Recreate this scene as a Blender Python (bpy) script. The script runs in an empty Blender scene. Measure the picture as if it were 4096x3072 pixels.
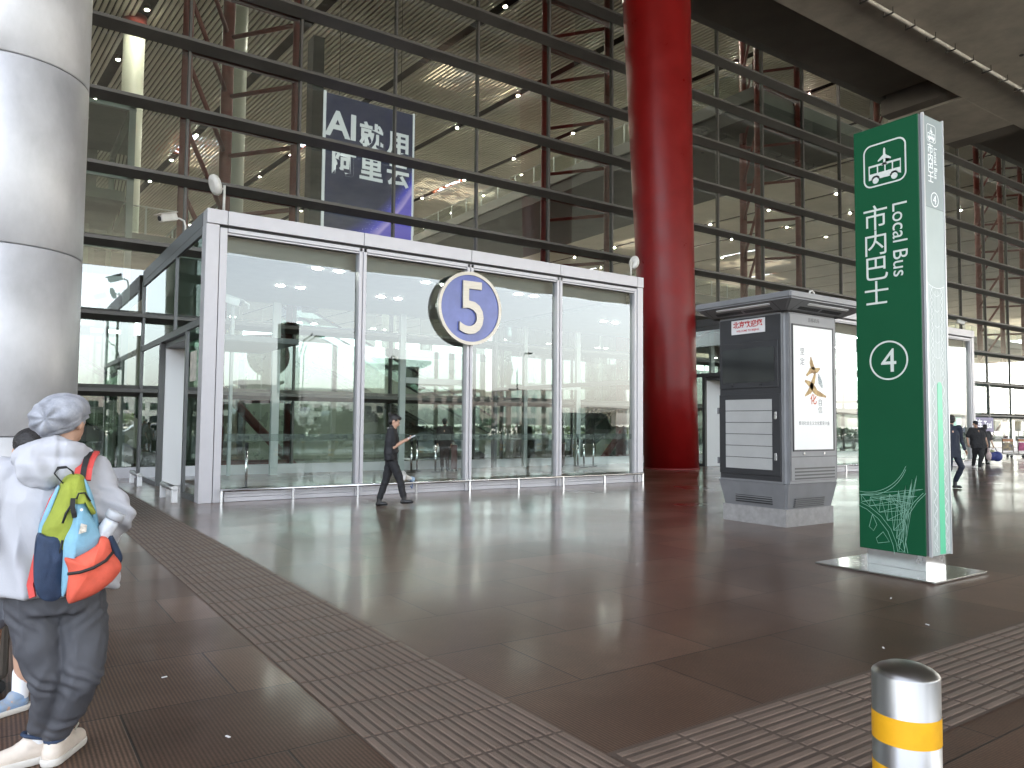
import bpy, bmesh, math, random
from math import radians as R, sin, cos, pi
from mathutils import Vector as V, Matrix, noise, Euler
random.seed(7)
scn = bpy.context.scene
COL = scn.collection

# ---------------------------------------------------------------- camera
cam_d = bpy.data.cameras.new("camera"); cam = bpy.data.objects.new("camera", cam_d); COL.objects.link(cam)
cam.location = (0, 0, 1.55); cam.rotation_euler = (R(93.042), R(-0.508), R(-34.441))
cam_d.sensor_width = 36; cam_d.lens = 26.463; cam_d.clip_end = 4000; cam_d.clip_start = 0.05
scn.camera = cam
# ---------------------------------------------------------------- sky, sun, exposure
SUN_EL, SUN_AZ = 50, 95          # azimuth measured from +Y towards +X; the sun stands behind the camera, over the open side
w = bpy.data.worlds.new("World"); scn.world = w; w.use_nodes = True
nt = w.node_tree; bg = nt.nodes["Background"]
sky = nt.nodes.new("ShaderNodeTexSky"); sky.sky_type = 'NISHITA'; sky.sun_disc = False
sky.sun_elevation = R(SUN_EL); sky.sun_rotation = R(SUN_AZ); sky.air_density = 1.0; sky.dust_density = 2.6; sky.ozone_density = 1.2
hs_ = nt.nodes.new('ShaderNodeHueSaturation'); hs_.inputs['Saturation'].default_value = .38   # thin white overcast
nt.links.new(sky.outputs[0], hs_.inputs['Color']); nt.links.new(hs_.outputs[0], bg.inputs[0]); bg.inputs[1].default_value = 0.15
sl = bpy.data.lights.new("sun", 'SUN'); sl.energy = 4.0; sl.angle = R(4); sl.color = (1, .95, .88)
so = bpy.data.objects.new("sun", sl); COL.objects.link(so)
sd = V((sin(R(SUN_AZ)) * cos(R(SUN_EL)), cos(R(SUN_AZ)) * cos(R(SUN_EL)), sin(R(SUN_EL))))
so.rotation_euler = sd.to_track_quat('Z', 'Y').to_euler()
scn.view_settings.view_transform = 'Standard'; scn.view_settings.look = 'None'
scn.view_settings.exposure = 3.3; scn.view_settings.gamma = 1
cy = scn.cycles
cy.use_denoising = True; cy.max_bounces = 9; cy.diffuse_bounces = 5; cy.glossy_bounces = 5; cy.transparent_max_bounces = 24
cy.caustics_reflective = False; cy.caustics_refractive = False; cy.sample_clamp_indirect = 6

# ---------------------------------------------------------------- materials
MATS = {}
def mat(name, col, rough=.5, metal=0., var=0., vscale=3., bump=0., bscale=40., spec=.5, emit=None, es=1., coat=0., rvar=0., vcol=None, stretch=None):
    if name in MATS: return MATS[name]
    m = bpy.data.materials.new(name); m.use_nodes = True; n = m.node_tree.nodes; l = m.node_tree.links
    b = n["Principled BSDF"]; b.inputs["Base Color"].default_value = (*col, 1); b.inputs["Roughness"].default_value = rough
    b.inputs["Metallic"].default_value = metal; b.inputs["Specular IOR Level"].default_value = spec
    if coat: b.inputs["Coat Weight"].default_value = coat; b.inputs["Coat Roughness"].default_value = .08
    tc = n.new("ShaderNodeTexCoord"); src = tc.outputs["Object"]
    if stretch:
        mp = n.new("ShaderNodeMapping"); mp.inputs["Scale"].default_value = stretch; l.new(src, mp.inputs[0]); src = mp.outputs[0]
    if var or rvar:
        t = n.new("ShaderNodeTexNoise"); t.inputs["Scale"].default_value = vscale; t.inputs["Detail"].default_value = 6
        t.inputs["Roughness"].default_value = .65; l.new(src, t.inputs["Vector"])
        if var:
            cr = n.new("ShaderNodeValToRGB"); cr.color_ramp.elements[0].position = .3; cr.color_ramp.elements[1].position = .72
            a = tuple(c * (1 - var) for c in col); bcol = vcol or tuple(min(1, c * (1 + var)) for c in col)
            cr.color_ramp.elements[0].color = (*a, 1); cr.color_ramp.elements[1].color = (*bcol, 1)
            l.new(t.outputs[0], cr.inputs[0]); l.new(cr.outputs[0], b.inputs["Base Color"])
        if rvar:
            mr = n.new("ShaderNodeMapRange"); mr.inputs[3].default_value = max(.02, rough - rvar); mr.inputs[4].default_value = rough + rvar
            mr.inputs[1].default_value = .3; mr.inputs[2].default_value = .7
            l.new(t.outputs[0], mr.inputs[0]); l.new(mr.outputs[0], b.inputs["Roughness"])
    if bump:
        t2 = n.new("ShaderNodeTexNoise"); t2.inputs["Scale"].default_value = bscale; t2.inputs["Detail"].default_value = 4
        l.new(src, t2.inputs["Vector"]); bp = n.new("ShaderNodeBump"); bp.inputs["Strength"].default_value = bump; bp.inputs["Distance"].default_value = .02
        l.new(t2.outputs[0], bp.inputs["Height"]); l.new(bp.outputs[0], b.inputs["Normal"])
    if emit:
        b.inputs["Emission Color"].default_value = (*emit, 1); b.inputs["Emission Strength"].default_value = es
    MATS[name] = m; return m

def glass(name, tint, refl, fres=1.5, wav=0., wscale=.6, rough=0.0):
    if name in MATS: return MATS[name]
    m = bpy.data.materials.new(name); m.use_nodes = True; n = m.node_tree.nodes; l = m.node_tree.links
    n.clear(); o = n.new("ShaderNodeOutputMaterial"); mx = n.new("ShaderNodeMixShader")
    tr = n.new("ShaderNodeBsdfTransparent"); tr.inputs[0].default_value = (*tint, 1)
    gl = n.new("ShaderNodeBsdfGlossy"); gl.inputs["Roughness"].default_value = rough; gl.inputs[0].default_value = (.96, 1, .98, 1)
    fr = n.new("ShaderNodeFresnel"); fr.inputs[0].default_value = fres
    ad = n.new("ShaderNodeMath"); ad.operation = 'ADD'; ad.inputs[1].default_value = refl; ad.use_clamp = True
    l.new(fr.outputs[0], ad.inputs[0]); l.new(ad.outputs[0], mx.inputs[0]); l.new(tr.outputs[0], mx.inputs[1]); l.new(gl.outputs[0], mx.inputs[2])
    l.new(mx.outputs[0], o.inputs[0])
    if wav:
        tc = n.new("ShaderNodeTexCoord"); t = n.new("ShaderNodeTexNoise"); t.inputs["Scale"].default_value = wscale; t.inputs["Detail"].default_value = 1
        bp = n.new("ShaderNodeBump"); bp.inputs["Strength"].default_value = 1; bp.inputs["Distance"].default_value = wav
        l.new(tc.outputs["Object"], t.inputs["Vector"]); l.new(t.outputs[0], bp.inputs["Height"])
        l.new(bp.outputs[0], gl.inputs["Normal"])
    MATS[name] = m; return m

# ---------------------------------------------------------------- building helpers
ROOTM = {}
def link(o, parent=None):
    COL.objects.link(o)
    if parent is not None: o.parent = parent
    return o
def tag(o, label=None, cat=None, group=None, kind=None):
    if label: o["label"] = label
    if cat: o["category"] = cat
    if group: o["group"] = group
    if kind: o["kind"] = kind
    return o
def thing(name, label, cat, loc=(0, 0, 0), rz=0., group=None):
    o = bpy.data.objects.new(name, None); COL.objects.link(o); o.empty_display_size = .1
    o.location = loc; o.rotation_euler = (0, 0, rz)
    ROOTM[o] = (Matrix.Translation(V(loc)) @ Matrix.Rotation(rz, 4, 'Z')).inverted()
    return tag(o, label, cat, group)
def rootmat(o):
    while o is not None:
        if o in ROOTM: return ROOTM[o]
        o = o.parent
    return Matrix()
def copy_tree(o, parent=None):
    c = o.copy(); COL.objects.link(c)
    if parent is not None: c.parent = parent
    for ch in list(o.children): copy_tree(ch, c)
    return c
class MB:
    def __init__(s): s.bm = bmesh.new()
    def face(s, pts):
        vs = [s.bm.verts.new(p) for p in pts]; s.bm.faces.new(vs); return s
    def box(s, x0, x1, y0, y1, z0, z1, bev=0.):
        b = bmesh.new(); bmesh.ops.create_cube(b, size=1)
        for v in b.verts: v.co = V(((x0 + x1) / 2 + v.co.x * (x1 - x0), (y0 + y1) / 2 + v.co.y * (y1 - y0), (z0 + z1) / 2 + v.co.z * (z1 - z0)))
        if bev: bmesh.ops.bevel(b, geom=b.edges[:], offset=bev, segments=2, affect='EDGES', profile=.5)
        return s.add(b)
    def add(s, b, M=None):
        if M is not None: bmesh.ops.transform(b, matrix=M, verts=b.verts)
        me = bpy.data.meshes.new("tmp"); b.to_mesh(me); b.free(); s.bm.from_mesh(me); bpy.data.meshes.remove(me); return s
    def mesh(s, me, M=None):
        b = bmesh.new(); b.from_mesh(me); return s.add(b, M)
    def tube(s, pts, r, n=8, caps=True, r1=None):
        pts = [V(p) for p in pts]; rings = []; prev = None
        for i, p in enumerate(pts):
            if i == 0: d = pts[1] - p
            elif i == len(pts) - 1: d = p - pts[i - 1]
            else: d = (pts[i + 1] - p).normalized() + (p - pts[i - 1]).normalized()
            d = d.normalized()
            up = prev if prev is not None else (V((0, 0, 1)) if abs(d.z) < .9 else V((1, 0, 0)))
            a = d.cross(up).normalized(); c = a.cross(d).normalized(); prev = c
            rr = r if r1 is None else r + (r1 - r) * i / (len(pts) - 1)
            rings.append([s.bm.verts.new(p + a * cos(2 * pi * k / n) * rr + c * sin(2 * pi * k / n) * rr) for k in range(n)])
        for A, B in zip(rings, rings[1:]):
            for k in range(n): s.bm.faces.new((A[k], A[(k + 1) % n], B[(k + 1) % n], B[k])).smooth = True
        if caps: s.bm.faces.new(rings[0][::-1]); s.bm.faces.new(rings[-1])
        return s
    def lathe(s, prof, c=(0, 0, 0), n=48, axis='Z', caps=True, M=None):
        b = bmesh.new(); rings = []
        for r, z in prof: rings.append([b.verts.new((r * cos(2 * pi * k / n), r * sin(2 * pi * k / n), z)) for k in range(n)])
        for A, B in zip(rings, rings[1:]):
            for k in range(n): b.faces.new((A[k], A[(k + 1) % n], B[(k + 1) % n], B[k])).smooth = True
        if caps:
            b.faces.new(rings[0][::-1]); b.faces.new(rings[-1])
        if axis == 'Y': bmesh.ops.rotate(b, verts=b.verts, matrix=Matrix.Rotation(pi / 2, 3, 'X'))
        if M is not None: bmesh.ops.transform(b, matrix=M, verts=b.verts)
        bmesh.ops.translate(b, verts=b.verts, vec=V(c)); return s.add(b)
    def prism(s, poly, a0, a1, plane='XZ'):
        # poly in the plane, extruded along the third axis from a0 to a1
        def P(u, v, a): return {'XZ': (u, a, v), 'YZ': (a, u, v), 'XY': (u, v, a)}[plane]
        A = [s.bm.verts.new(P(u, v, a0)) for u, v in poly]; B = [s.bm.verts.new(P(u, v, a1)) for u, v in poly]
        s.bm.faces.new(A); s.bm.faces.new(B[::-1]); n = len(poly)
        for k in range(n): s.bm.faces.new((A[k], A[(k + 1) % n], B[(k + 1) % n], B[k]))
        return s
    def build(s, name, m, parent=None, smooth=False, label=None, recalc=True):
        if recalc: bmesh.ops.recalc_face_normals(s.bm, faces=s.bm.faces)
        if parent is not None: bmesh.ops.transform(s.bm, matrix=rootmat(parent), verts=s.bm.verts)
        me = bpy.data.meshes.new(name); s.bm.to_mesh(me); s.bm.free()
        for x in (m if isinstance(m, (list, tuple)) else [m]): me.materials.append(x)
        if smooth: me.polygons.foreach_set("use_smooth", [True] * len(me.polygons))
        o = bpy.data.objects.new(name, me); link(o, parent)
        if label: o["label"] = label
        return o
def text_mesh(body, size, extrude=0.002, align='CENTER', ex=0., weight=0.):
    cu = bpy.data.curves.new("t", 'FONT'); cu.body = body; cu.size = size; cu.extrude = extrude; cu.align_x = align; cu.align_y = 'CENTER'; cu.offset = weight
    cu.resolution_u = 4
    o = bpy.data.objects.new("t", cu); COL.objects.link(o); dg = bpy.context.evaluated_depsgraph_get()
    me = bpy.data.meshes.new_from_object(o.evaluated_get(dg)); bpy.data.objects.remove(o); bpy.data.curves.remove(cu)
    return me
# local text frame (x right, y up, z out) to world: on a face looking at -Y, and on a face looking at -X
def onY(x, y, z): return Matrix(((1, 0, 0, x), (0, 0, -1, y), (0, 1, 0, z), (0, 0, 0, 1)))
def onX(x, y, z): return Matrix(((0, 0, -1, x), (-1, 0, 0, y), (0, 1, 0, z), (0, 0, 0, 1)))
def S(x, y=None, z=1): return Matrix.Diagonal((x, x if y is None else y, z, 1))
def RZ(a): return Matrix.Rotation(R(a), 4, 'Z')

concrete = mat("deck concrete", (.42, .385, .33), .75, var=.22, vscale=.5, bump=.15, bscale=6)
concrete_shade = mat("shaded deck concrete", (.14, .122, .105), .75, var=.15, vscale=.4, bump=.1, bscale=5)  # darker copy of the deck concrete, shade of the wings put into the colour
alu = mat("aluminium panel", (.52, .51, .53), .45, .25, var=.08, vscale=1.2, rvar=.08)
alu_d = mat("dark shaded aluminium", (.10, .10, .10), .4, .5)  # dark aluminium; on the entrance flanks the shade is put into its colour
steel = mat("stainless steel", (.6, .6, .6), .22, 1, rvar=.08, vscale=6)
dark = mat("black gasket", (.012, .012, .012), .6)
white = mat("white paint", (.75, .75, .75), .45)
redpaint = mat("red paint", (.18, .005, .005), .34, var=.12, vscale=1.5, spec=.25, rvar=.07)
redsteel = mat("red steel", (.2, .028, .02), .45, var=.15, vscale=2)
bladeM = mat("bronze grey blade", (.10, .095, .088), .5, .2, var=.15, vscale=1)
# ---------------------------------------------------------------- pavement
def floor_mat():
    m = bpy.data.materials.new("granite paving"); m.use_nodes = True; n = m.node_tree.nodes; l = m.node_tree.links; b = n["Principled BSDF"]
    tc = n.new("ShaderNodeTexCoord"); sp = n.new("ShaderNodeSeparateXYZ"); l.new(tc.outputs["Object"], sp.inputs[0])
    br = n.new("ShaderNodeTexBrick"); br.offset = .5; br.inputs["Scale"].default_value = 1
    br.inputs["Brick Width"].default_value = 1.2; br.inputs["Row Height"].default_value = .9; br.inputs["Mortar Size"].default_value = .006
    br.inputs["Mortar Smooth"].default_value = .2; br.inputs["Bias"].default_value = 0
    br.inputs["Color1"].default_value = (.080, .046, .031, 1); br.inputs["Color2"].default_value = (.135, .081, .055, 1); br.inputs["Mortar"].default_value = (.03, .022, .018, 1)
    l.new(tc.outputs["Object"], br.inputs["Vector"])
    no = n.new("ShaderNodeTexNoise"); no.inputs["Scale"].default_value = .8; no.inputs["Detail"].default_value = 7; no.inputs["Roughness"].default_value = .7
    l.new(tc.outputs["Object"], no.inputs["Vector"])
    gr = n.new("ShaderNodeTexNoise"); gr.inputs["Scale"].default_value = 70; gr.inputs["Detail"].default_value = 2; l.new(tc.outputs["Object"], gr.inputs["Vector"])
    mx = n.new("ShaderNodeMix"); mx.data_type = 'RGBA'; mx.blend_type = 'OVERLAY'; mx.inputs[0].default_value = .55
    l.new(br.outputs["Color"], mx.inputs[6]); l.new(no.outputs[0], mx.inputs[7])
    mx2 = n.new("ShaderNodeMix"); mx2.data_type = 'RGBA'; mx2.blend_type = 'OVERLAY'; mx2.inputs[0].default_value = .45
    l.new(mx.outputs[2], mx2.inputs[6]); l.new(gr.outputs[0], mx2.inputs[7]); l.new(mx2.outputs[2], b.inputs["Base Color"])
    # ribbed finish near the kerb and left of the tactile strip, worn smooth towards the doors
    def math(op, a, c=None, cl=False):
        q = n.new("ShaderNodeMath"); q.operation = op; q.use_clamp = cl
        for i, x in enumerate((a, c)):
            if x is None: continue
            if hasattr(x, "links"): l.new(x, q.inputs[i])
            else: q.inputs[i].default_value = x
        return q.outputs[0]
    wob = math('MULTIPLY', math('SUBTRACT', no.outputs[0], .5), 1.6)
    ry = n.new("ShaderNodeMapRange"); ry.inputs[1].default_value = 10.5; ry.inputs[2].default_value = 3.2; l.new(math('ADD', sp.outputs[1], wob), ry.inputs[0])
    rx = n.new("ShaderNodeMapRange"); rx.inputs[1].default_value = 3.2; rx.inputs[2].default_value = .6; l.new(math('ADD', sp.outputs[0], wob), rx.inputs[0])
    far = n.new("ShaderNodeMapRange"); far.inputs[1].default_value = 15.; far.inputs[2].default_value = 11.; l.new(sp.outputs[1], far.inputs[0])
    rib0 = math('MAXIMUM', ry.outputs[0], math('MULTIPLY', rx.outputs[0], far.outputs[0]))
    rib = math('MULTIPLY', rib0, rib0)
    wv = math('SINE', math('MULTIPLY', sp.outputs[0], 2 * pi / .020))
    near = n.new("ShaderNodeMapRange"); near.inputs[1].default_value = 10.; near.inputs[2].default_value = 5.5; l.new(sp.outputs[1], near.inputs[0])
    h = math('MULTIPLY', wv, math('MULTIPLY', near.outputs[0], .0010))
    groove = n.new("ShaderNodeMix"); groove.data_type = 'RGBA'; groove.blend_type = 'MULTIPLY'; groove.inputs[7].default_value = (.38, .36, .35, 1)
    l.new(math('MULTIPLY', math('MULTIPLY', math('ADD', wv, 1.), .5), math('MULTIPLY', rib, near.outputs[0])), groove.inputs[0]); l.new(mx2.outputs[2], groove.inputs[6]); l.new(groove.outputs[2], b.inputs["Base Color"])
    h2 = math('MULTIPLY', br.outputs["Fac"], -.002)
    h3 = h2
    bp = n.new("ShaderNodeBump"); bp.inputs["Strength"].default_value = .55; bp.inputs["Distance"].default_value = 1; l.new(h3, bp.inputs["Height"]); l.new(bp.outputs[0], b.inputs["Normal"])
    smooth = n.new("ShaderNodeMapRange"); smooth.inputs[1].default_value = .32; smooth.inputs[2].default_value = .7; smooth.inputs[3].default_value = .28; smooth.inputs[4].default_value = .31
    no2 = n.new('ShaderNodeTexNoise'); no2.inputs['Scale'].default_value = .5; no2.inputs['Detail'].default_value = 2; l.new(tc.outputs['Object'], no2.inputs['Vector']); l.new(no2.outputs[0], smooth.inputs[0])
    rr = math('ADD', smooth.outputs[0], math('MULTIPLY', rib, .12), True); l.new(rr, b.inputs["Roughness"])
    b.inputs["Specular IOR Level"].default_value = .12; b.inputs["Coat IOR"].default_value = 1.36; b.inputs["Coat Roughness"].default_value = .13   # thin wet film where the stone is worn smooth
    wet = n.new("ShaderNodeMapRange"); wet.inputs[1].default_value = .3; wet.inputs[2].default_value = .7; wet.inputs[3].default_value = .35; wet.inputs[4].default_value = .95; l.new(no2.outputs[0], wet.inputs[0])
    l.new(math('MULTIPLY', wet.outputs[0], math('SUBTRACT', 1., math('MULTIPLY', rib, 1.1)), True), b.inputs["Coat Weight"])
    return m
stone = floor_mat()
def struct(name, mb, m):
    o = mb.build(name, m); o["kind"] = "structure"; return o
struct("pavement", MB().face([(-120, .5, 0), (220, .5, 0), (220, 22.85, 0), (-120, 22.85, 0)]), stone)
struct("ground", MB().face([(-1500, -1500, -.16), (1800, -1500, -.16), (1800, .45, -.16), (-1500, .45, -.16)]), mat("far ground", (.34, .33, .29), .9, var=.2, vscale=.05))
struct("kerb", MB().box(-120, 220, .2, .496, -.155, .004, .01), mat("kerb stone", (.25, .24, .23), .6, var=.2, vscale=4))
asph = mat("asphalt", (.13, .13, .13), .7, var=.2, vscale=.7, bump=.2, bscale=90)
struct("road", MB().face([(-200, -24, -.15), (300, -24, -.15), (300, .2, -.15), (-200, .2, -.15)]), asph)
mk = MB()
for y in (-4, -8, -14, -18):
    for i in range(60): mk.face([(-80 + i * 5, y, -.146), (-77.5 + i * 5, y, -.146), (-77.5 + i * 5, y + .14, -.146), (-80 + i * 5, y + .14, -.146)])
for y in (-.6, -11, -23):
    mk.face([(-150, y, -.146), (250, y, -.146), (250, y + .14, -.146), (-150, y + .14, -.146)])
struct("road_marking", mk, mat("road paint", (.7, .7, .66), .6, var=.2, vscale=3))
tact = mat("tactile stone", (.135, .095, .072), .5, var=.3, vscale=5, bump=.3, bscale=120, rvar=.12)
tbase = mat("tactile bed", (.066, .045, .034), .6, var=.2, vscale=4, bump=.2, bscale=90)
def bar(mb, x0, x1, y0, y1, h=.007):
    t = .006; b = mb.bm
    A = [b.verts.new(p) for p in ((x0, y0, .003), (x1, y0, .003), (x1, y1, .003), (x0, y1, .003))]
    B = [b.verts.new(p) for p in ((x0 + t, y0 + t, h), (x1 - t, y0 + t, h), (x1 - t, y1 - t, h), (x0 + t, y1 - t, h))]
    b.faces.new(B)
    for k in range(4): b.faces.new((A[k], A[(k + 1) % 4], B[(k + 1) % 4], B[k]))
t1 = MB(); t2 = MB()
TX0, TX1 = 1.54, 2.43
for i in range(46):
    y = -.2 + .465 * i
    if y > 20.8: break
    for k in range(15):
        x = TX0 + .012 + k * (TX1 - TX0) / 15; bar(t1, x, x + .040, y + .010, y + .455)
for i in range(-10, 60):
    x = 2.46 + .42 * i
    if 1.4 < x < 2.44 or 1.4 < x + .42 < 2.44: continue
    for k in range(11):
        y = 1.99 + .01 + k * .067; bar(t2, x + .012, x + .408, y, y + .042)
base = MB().face([(TX0, -.2, .003), (TX1, -.2, .003), (TX1, 20.8, .003), (TX0, 20.8, .003)])
struct("tactile_path_bed", base, tbase); struct("tactile_path", t1, tact)
base = MB().face([(TX1 + .005, 1.98, .003), (40, 1.98, .003), (40, 2.74, .003), (TX1 + .005, 2.74, .003)]).face([(-8, 1.98, .003), (TX0 - .005, 1.98, .003), (TX0 - .005, 2.74, .003), (-8, 2.74, .003)])
struct("tactile_path_bed", base, tbase); struct("tactile_path", t2, tact)
# hall behind the glass
hallM = mat("hall floor stone", (.30, .275, .24), .2, var=.12, vscale=.4, rvar=.06)
struct("hall_floor", MB().face([(-120, 22.86, .002), (220, 22.86, .002), (220, 190, .002), (-120, 190, .002)]), hallM)
slatM = mat("ceiling slat", (.62, .56, .47), .5, var=.12, vscale=.25)
backM = mat("ceiling void", (.022, .010, .008), .8, var=.3, vscale=.4)
HZ = 25.0
holes = [(6.5, 39, 3.2, 4), (27, 43, 5, 4), (22, 62, 6, 7), (48, 58, 7, 7), (58, 90, 9, 9), (78, 92, 9, 9), (110, 100, 10, 10), (90, 70, 8, 8), (-1, 55, 5, 5), (38, 66, 7, 7), (50, 84, 8, 8), (70, 70, 8, 8), (88, 100, 9, 9), (100, 78, 8, 9), (60, 110, 9, 9), (14, 70, 6, 6)]
ck = MB(); st = 2.0
nx = int(260 / st); ny = int(166 / st)
for i in range(nx):
    for j in range(ny):
        x = -80 + i * st; y = 23.2 + j * st
        if any(abs(x + 1 - a) < c / 2 and abs(y + 1 - b_) < d / 2 for a, b_, c, d in holes): continue
        ck.face([(x, y, HZ + 1.1), (x + st, y, HZ + 1.1), (x + st, y + st, HZ + 1.1), (x, y + st, HZ + 1.1)])
bmesh.ops.remove_doubles(ck.bm, verts=ck.bm.verts, dist=.01)
ck.face([(-2, -45, HZ + 1.1), (180, -45, HZ + 1.1), (180, 9, HZ + 1.1), (-2, 9, HZ + 1.1)]); ck.face([(-80, 9, HZ + 1.1), (180, 9, HZ + 1.1), (180, 23.2, HZ + 1.1), (-80, 23.2, HZ + 1.1)])  # canopy out of view, added to block the sun from the hall
struct("roof", ck, backM)
sk = MB(); p = .30; a = R(4.2); LANES = []
for i in range(-300, 760):
    x = i * p
    if (i % 26) in (0, 1): 
        if i % 26 == 0: LANES.append(x + p / 2)
        continue
    X0, X1 = x, x + 170 * math.tan(-a)
    y0, y1 = 23.2, 190
    dx = (y1 - y0) * math.sin(-a)
    wv = .092
    b = sk.bm; zs = HZ
    q = [b.verts.new(c) for c in ((x - wv, y0, zs), (x + wv, y0, zs), (x + wv + dx, y1, zs), (x - wv + dx, y1, zs), (x - wv, y0, zs + .12), (x + wv, y0, zs + .12), (x + wv + dx, y1, zs + .12), (x - wv + dx, y1, zs + .12))]
    for f in ((0, 1, 2, 3), (0, 4, 7, 3), (1, 5, 6, 2)): b.faces.new([q[k] for k in f])
struct("ceiling", sk, slatM)
# ---------------------------------------------------------------- elevated road deck over the plaza
d = thing("elevated_deck", "grey concrete underside of the elevated road spanning overhead at the upper right", "overpass", (30, 0, 19))
XA, XB = 40.2, 50.0
MB().prism([(-1.5, -50), (220, -50), (220, 18.75), (-110, 18.75), (-110, 9), (-1.5, 9)], 19.0, 21.2, 'XY').build("box_girder", concrete, d)  # left rear cut away out of view to let sky light onto the floor
MB().box(41.6, 47.6, 18.752, 22.8, 18.995, 19.9).build("pier_cap", concrete, d)
MB().box(-110, XA, 18.755, 22.6, 20.0, 20.5).build("cantilever_slab", concrete_shade, d)
MB().box(XB, 220, 18.755, 22.6, 20.0, 20.5).build("cantilever_slab", concrete_shade, d)
MB().box(XA + .5, 41.59, 18.76, 22.7, 19.12, 20.4).build("link_beam", concrete_shade, d); MB().box(47.61, 49.3, 18.76, 22.7, 19.12, 20.4).build("link_beam", concrete_shade, d)
MB().box(XA + .01, XB - .01, 18.76, 22.7, 20.41, 20.9).build("link_slab", concrete_shade, d)
pp = thing("conduit", "pale conduit on metal hangers running along the underside of the elevated road", "conduit", (30, 16.4, 19))
MB().tube([(10, 16.4, 18.86), (60, 16.4, 18.86)], .085, 10).build("pipe", mat("galvanised conduit", (.5, .47, .42), .5, .2, var=.25, vscale=2), pp)
for i in range(25):
    x = 12.6 + i * 1.75
    MB().box(x - .03, x + .03, 16.18, 16.62, 18.72, 18.765).tube([(x, 16.2, 18.74), (x, 16.2, 19.0)], .016, 6).tube([(x, 16.6, 18.74), (x, 16.6, 19.0)], .016, 6).build("bracket", mat("hanger steel", (.06, .055, .05), .6, .4), pp)
for i, (x, y) in enumerate(((36.6, 13.6), (38.9, 14.9), (34.2, 12.2))):
    g = MB(); g.lathe([(.1, 18.94), (.11, 18.97), (.07, 18.998)], (x, y, 0), 12)
    o = g.build("junction_box", mat("black plastic", (.02, .02, .02), .5)); tag(o, "small black junction box fixed under the concrete road deck", "junction box", "junction boxes under the road deck")
# silver-clad column on the left
cm = mat("brushed column cladding", (.46, .46, .47), .45, .4, var=.2, vscale=1.3, vcol=(.56, .56, .57), rvar=.12, stretch=(1, 1, .6))
sc = thing("clad_column", "huge brushed silver round column with panel joints at the left edge", "column", (0, 13, 0))
zz = [0.0] + [1.32 + 2.59 * k for k in range(8)]
zz = [z for z in zz if z < 18.99] + [18.99]
for z0, z1 in zip(zz, zz[1:]):
    MB().lathe([(.985, z0 + .004), (1.0, z0 + .022), (1.0, z1 - .022), (.985, z1 - .004)], (0, 13, 0), 96).build("cladding_drum", cm, sc)
MB().lathe([(.96, .0), (.96, 18.99)], (0, 13, 0), 48).build("core", dark, sc)
LEAN = Matrix(((1, 0, -.45 / 18.4, 0), (0, 1, .33 / 18.4, 0), (0, 0, 1, 0), (0, 0, 0, 1)))
rc = thing("red_column", "giant round red column standing beside the glass entrance box", "column", (20.15, 19.2, 0))
prof = [(1.0, 0), (1.0, .05), (.975, .051), (.99, 3), (1.06, 8), (1.16, 13), (1.26, 18), (1.29, 19.98)]
MB().lathe(prof[2:], (20.15, 19.2, 0), 96, M=LEAN).build("shaft", redpaint, rc)
MB().lathe(prof[:2], (20.15, 19.2, 0), 96).build("base_ring", mat("red base", (.2, .02, .02), .4), rc)
o = copy_tree(rc); o.location = (20.15 + 78, 19.2, 0); o["label"] = "far round red column at the distant end of the terminal front"
# ---------------------------------------------------------------- terminal curtain wall
YF = 22.9
MX = [1.0 + 3.265 * k for k in range(-14, 44)]
BZ = [.28, 2.36] + [4.40 + 2.0 * k for k in range(8)] + [20.08]
cw = thing("curtain_wall", "terminal glass curtain wall with dark horizontal blades and thin mullions", "glass facade", (30, YF, 0))
gF = glass("terminal glass", (.74, .80, .76), .12, 1.55, .0012, .35)
gl = MB(); OPEN = (MX[24] - .02, MX[25] + .02)
for xa, xb in zip(MX, MX[1:]):
    for za, zb in zip([.3] + BZ[1:], BZ[1:]):
        if za > 17 and abs(xa - 33.65) < .6: continue
        dy = random.uniform(-.006, .006); t = random.uniform(-.004, .004)
        gl.face([(xa, YF + dy, za), (xb, YF + dy + t, za), (xb, YF + dy + t, zb), (xa, YF + dy, zb)])
o = gl.build("glazing", gF, cw, recalc=False)
for z in BZ[1:]:
    MB().prism([(22.38, z - .05), (22.38, z + .04), (22.84, z + .16), (22.84, z - .16)], MX[0], MX[-1], 'YZ').build("transom_blade", bladeM, cw)
MB().box(MX[0], MX[-1], 22.86, 23.0, 20.21, HZ + 1.09).build('light_block', bladeM, cw)  # unseen opaque panel, added to keep outdoor light off the ceiling slats
MB().box(MX[0], MX[-1], 22.8, 22.95, .0, .28).build("sill", alu, cw)
for x in MX:
    if -16 < x < 112: MB().box(x - .03, x + .03, 22.845, 23.03, .28, 20.2).build("mullion", bladeM, cw)
# red triangular trusses behind the glass
def truss(x0, lab):
    t = thing("truss_mast", lab, "steel truss", (x0, 23.25, 0), 0, "red steel trusses behind the curtain wall")
    A = (x0 + .0, 23.28); B = (x0 + 3.26, 23.28); C = (x0 + 1.65, 25.45)
    for (x, y), r in ((A, .15), (B, .15), (C, .19)): MB().tube([(x, y, 0), (x, y, HZ - .02)], r, 14).build("chord", redsteel, t)
    br = MB()
    zs = [.3, 2.36] + [4.4 + 2 * k for k in range(11)]
    for z, z2 in zip(zs, zs[1:]):
        for P, Q in ((C, B),): MB().tube([(P[0], P[1], z - .15), (Q[0], Q[1], z - .15)], .075, 8).build("brace", redsteel, t)
        MB().tube([(A[0], A[1], z2 - .2), (C[0], C[1], z - .1)], .075, 8).build("brace", redsteel, t)
        MB().box(A[0], B[0], 23.14, 23.26, z - .1, z + .1).build("tie_bar", redsteel, t)
truss(4.27, "red steel truss mast inside the glass, left of the blue billboard")
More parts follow.
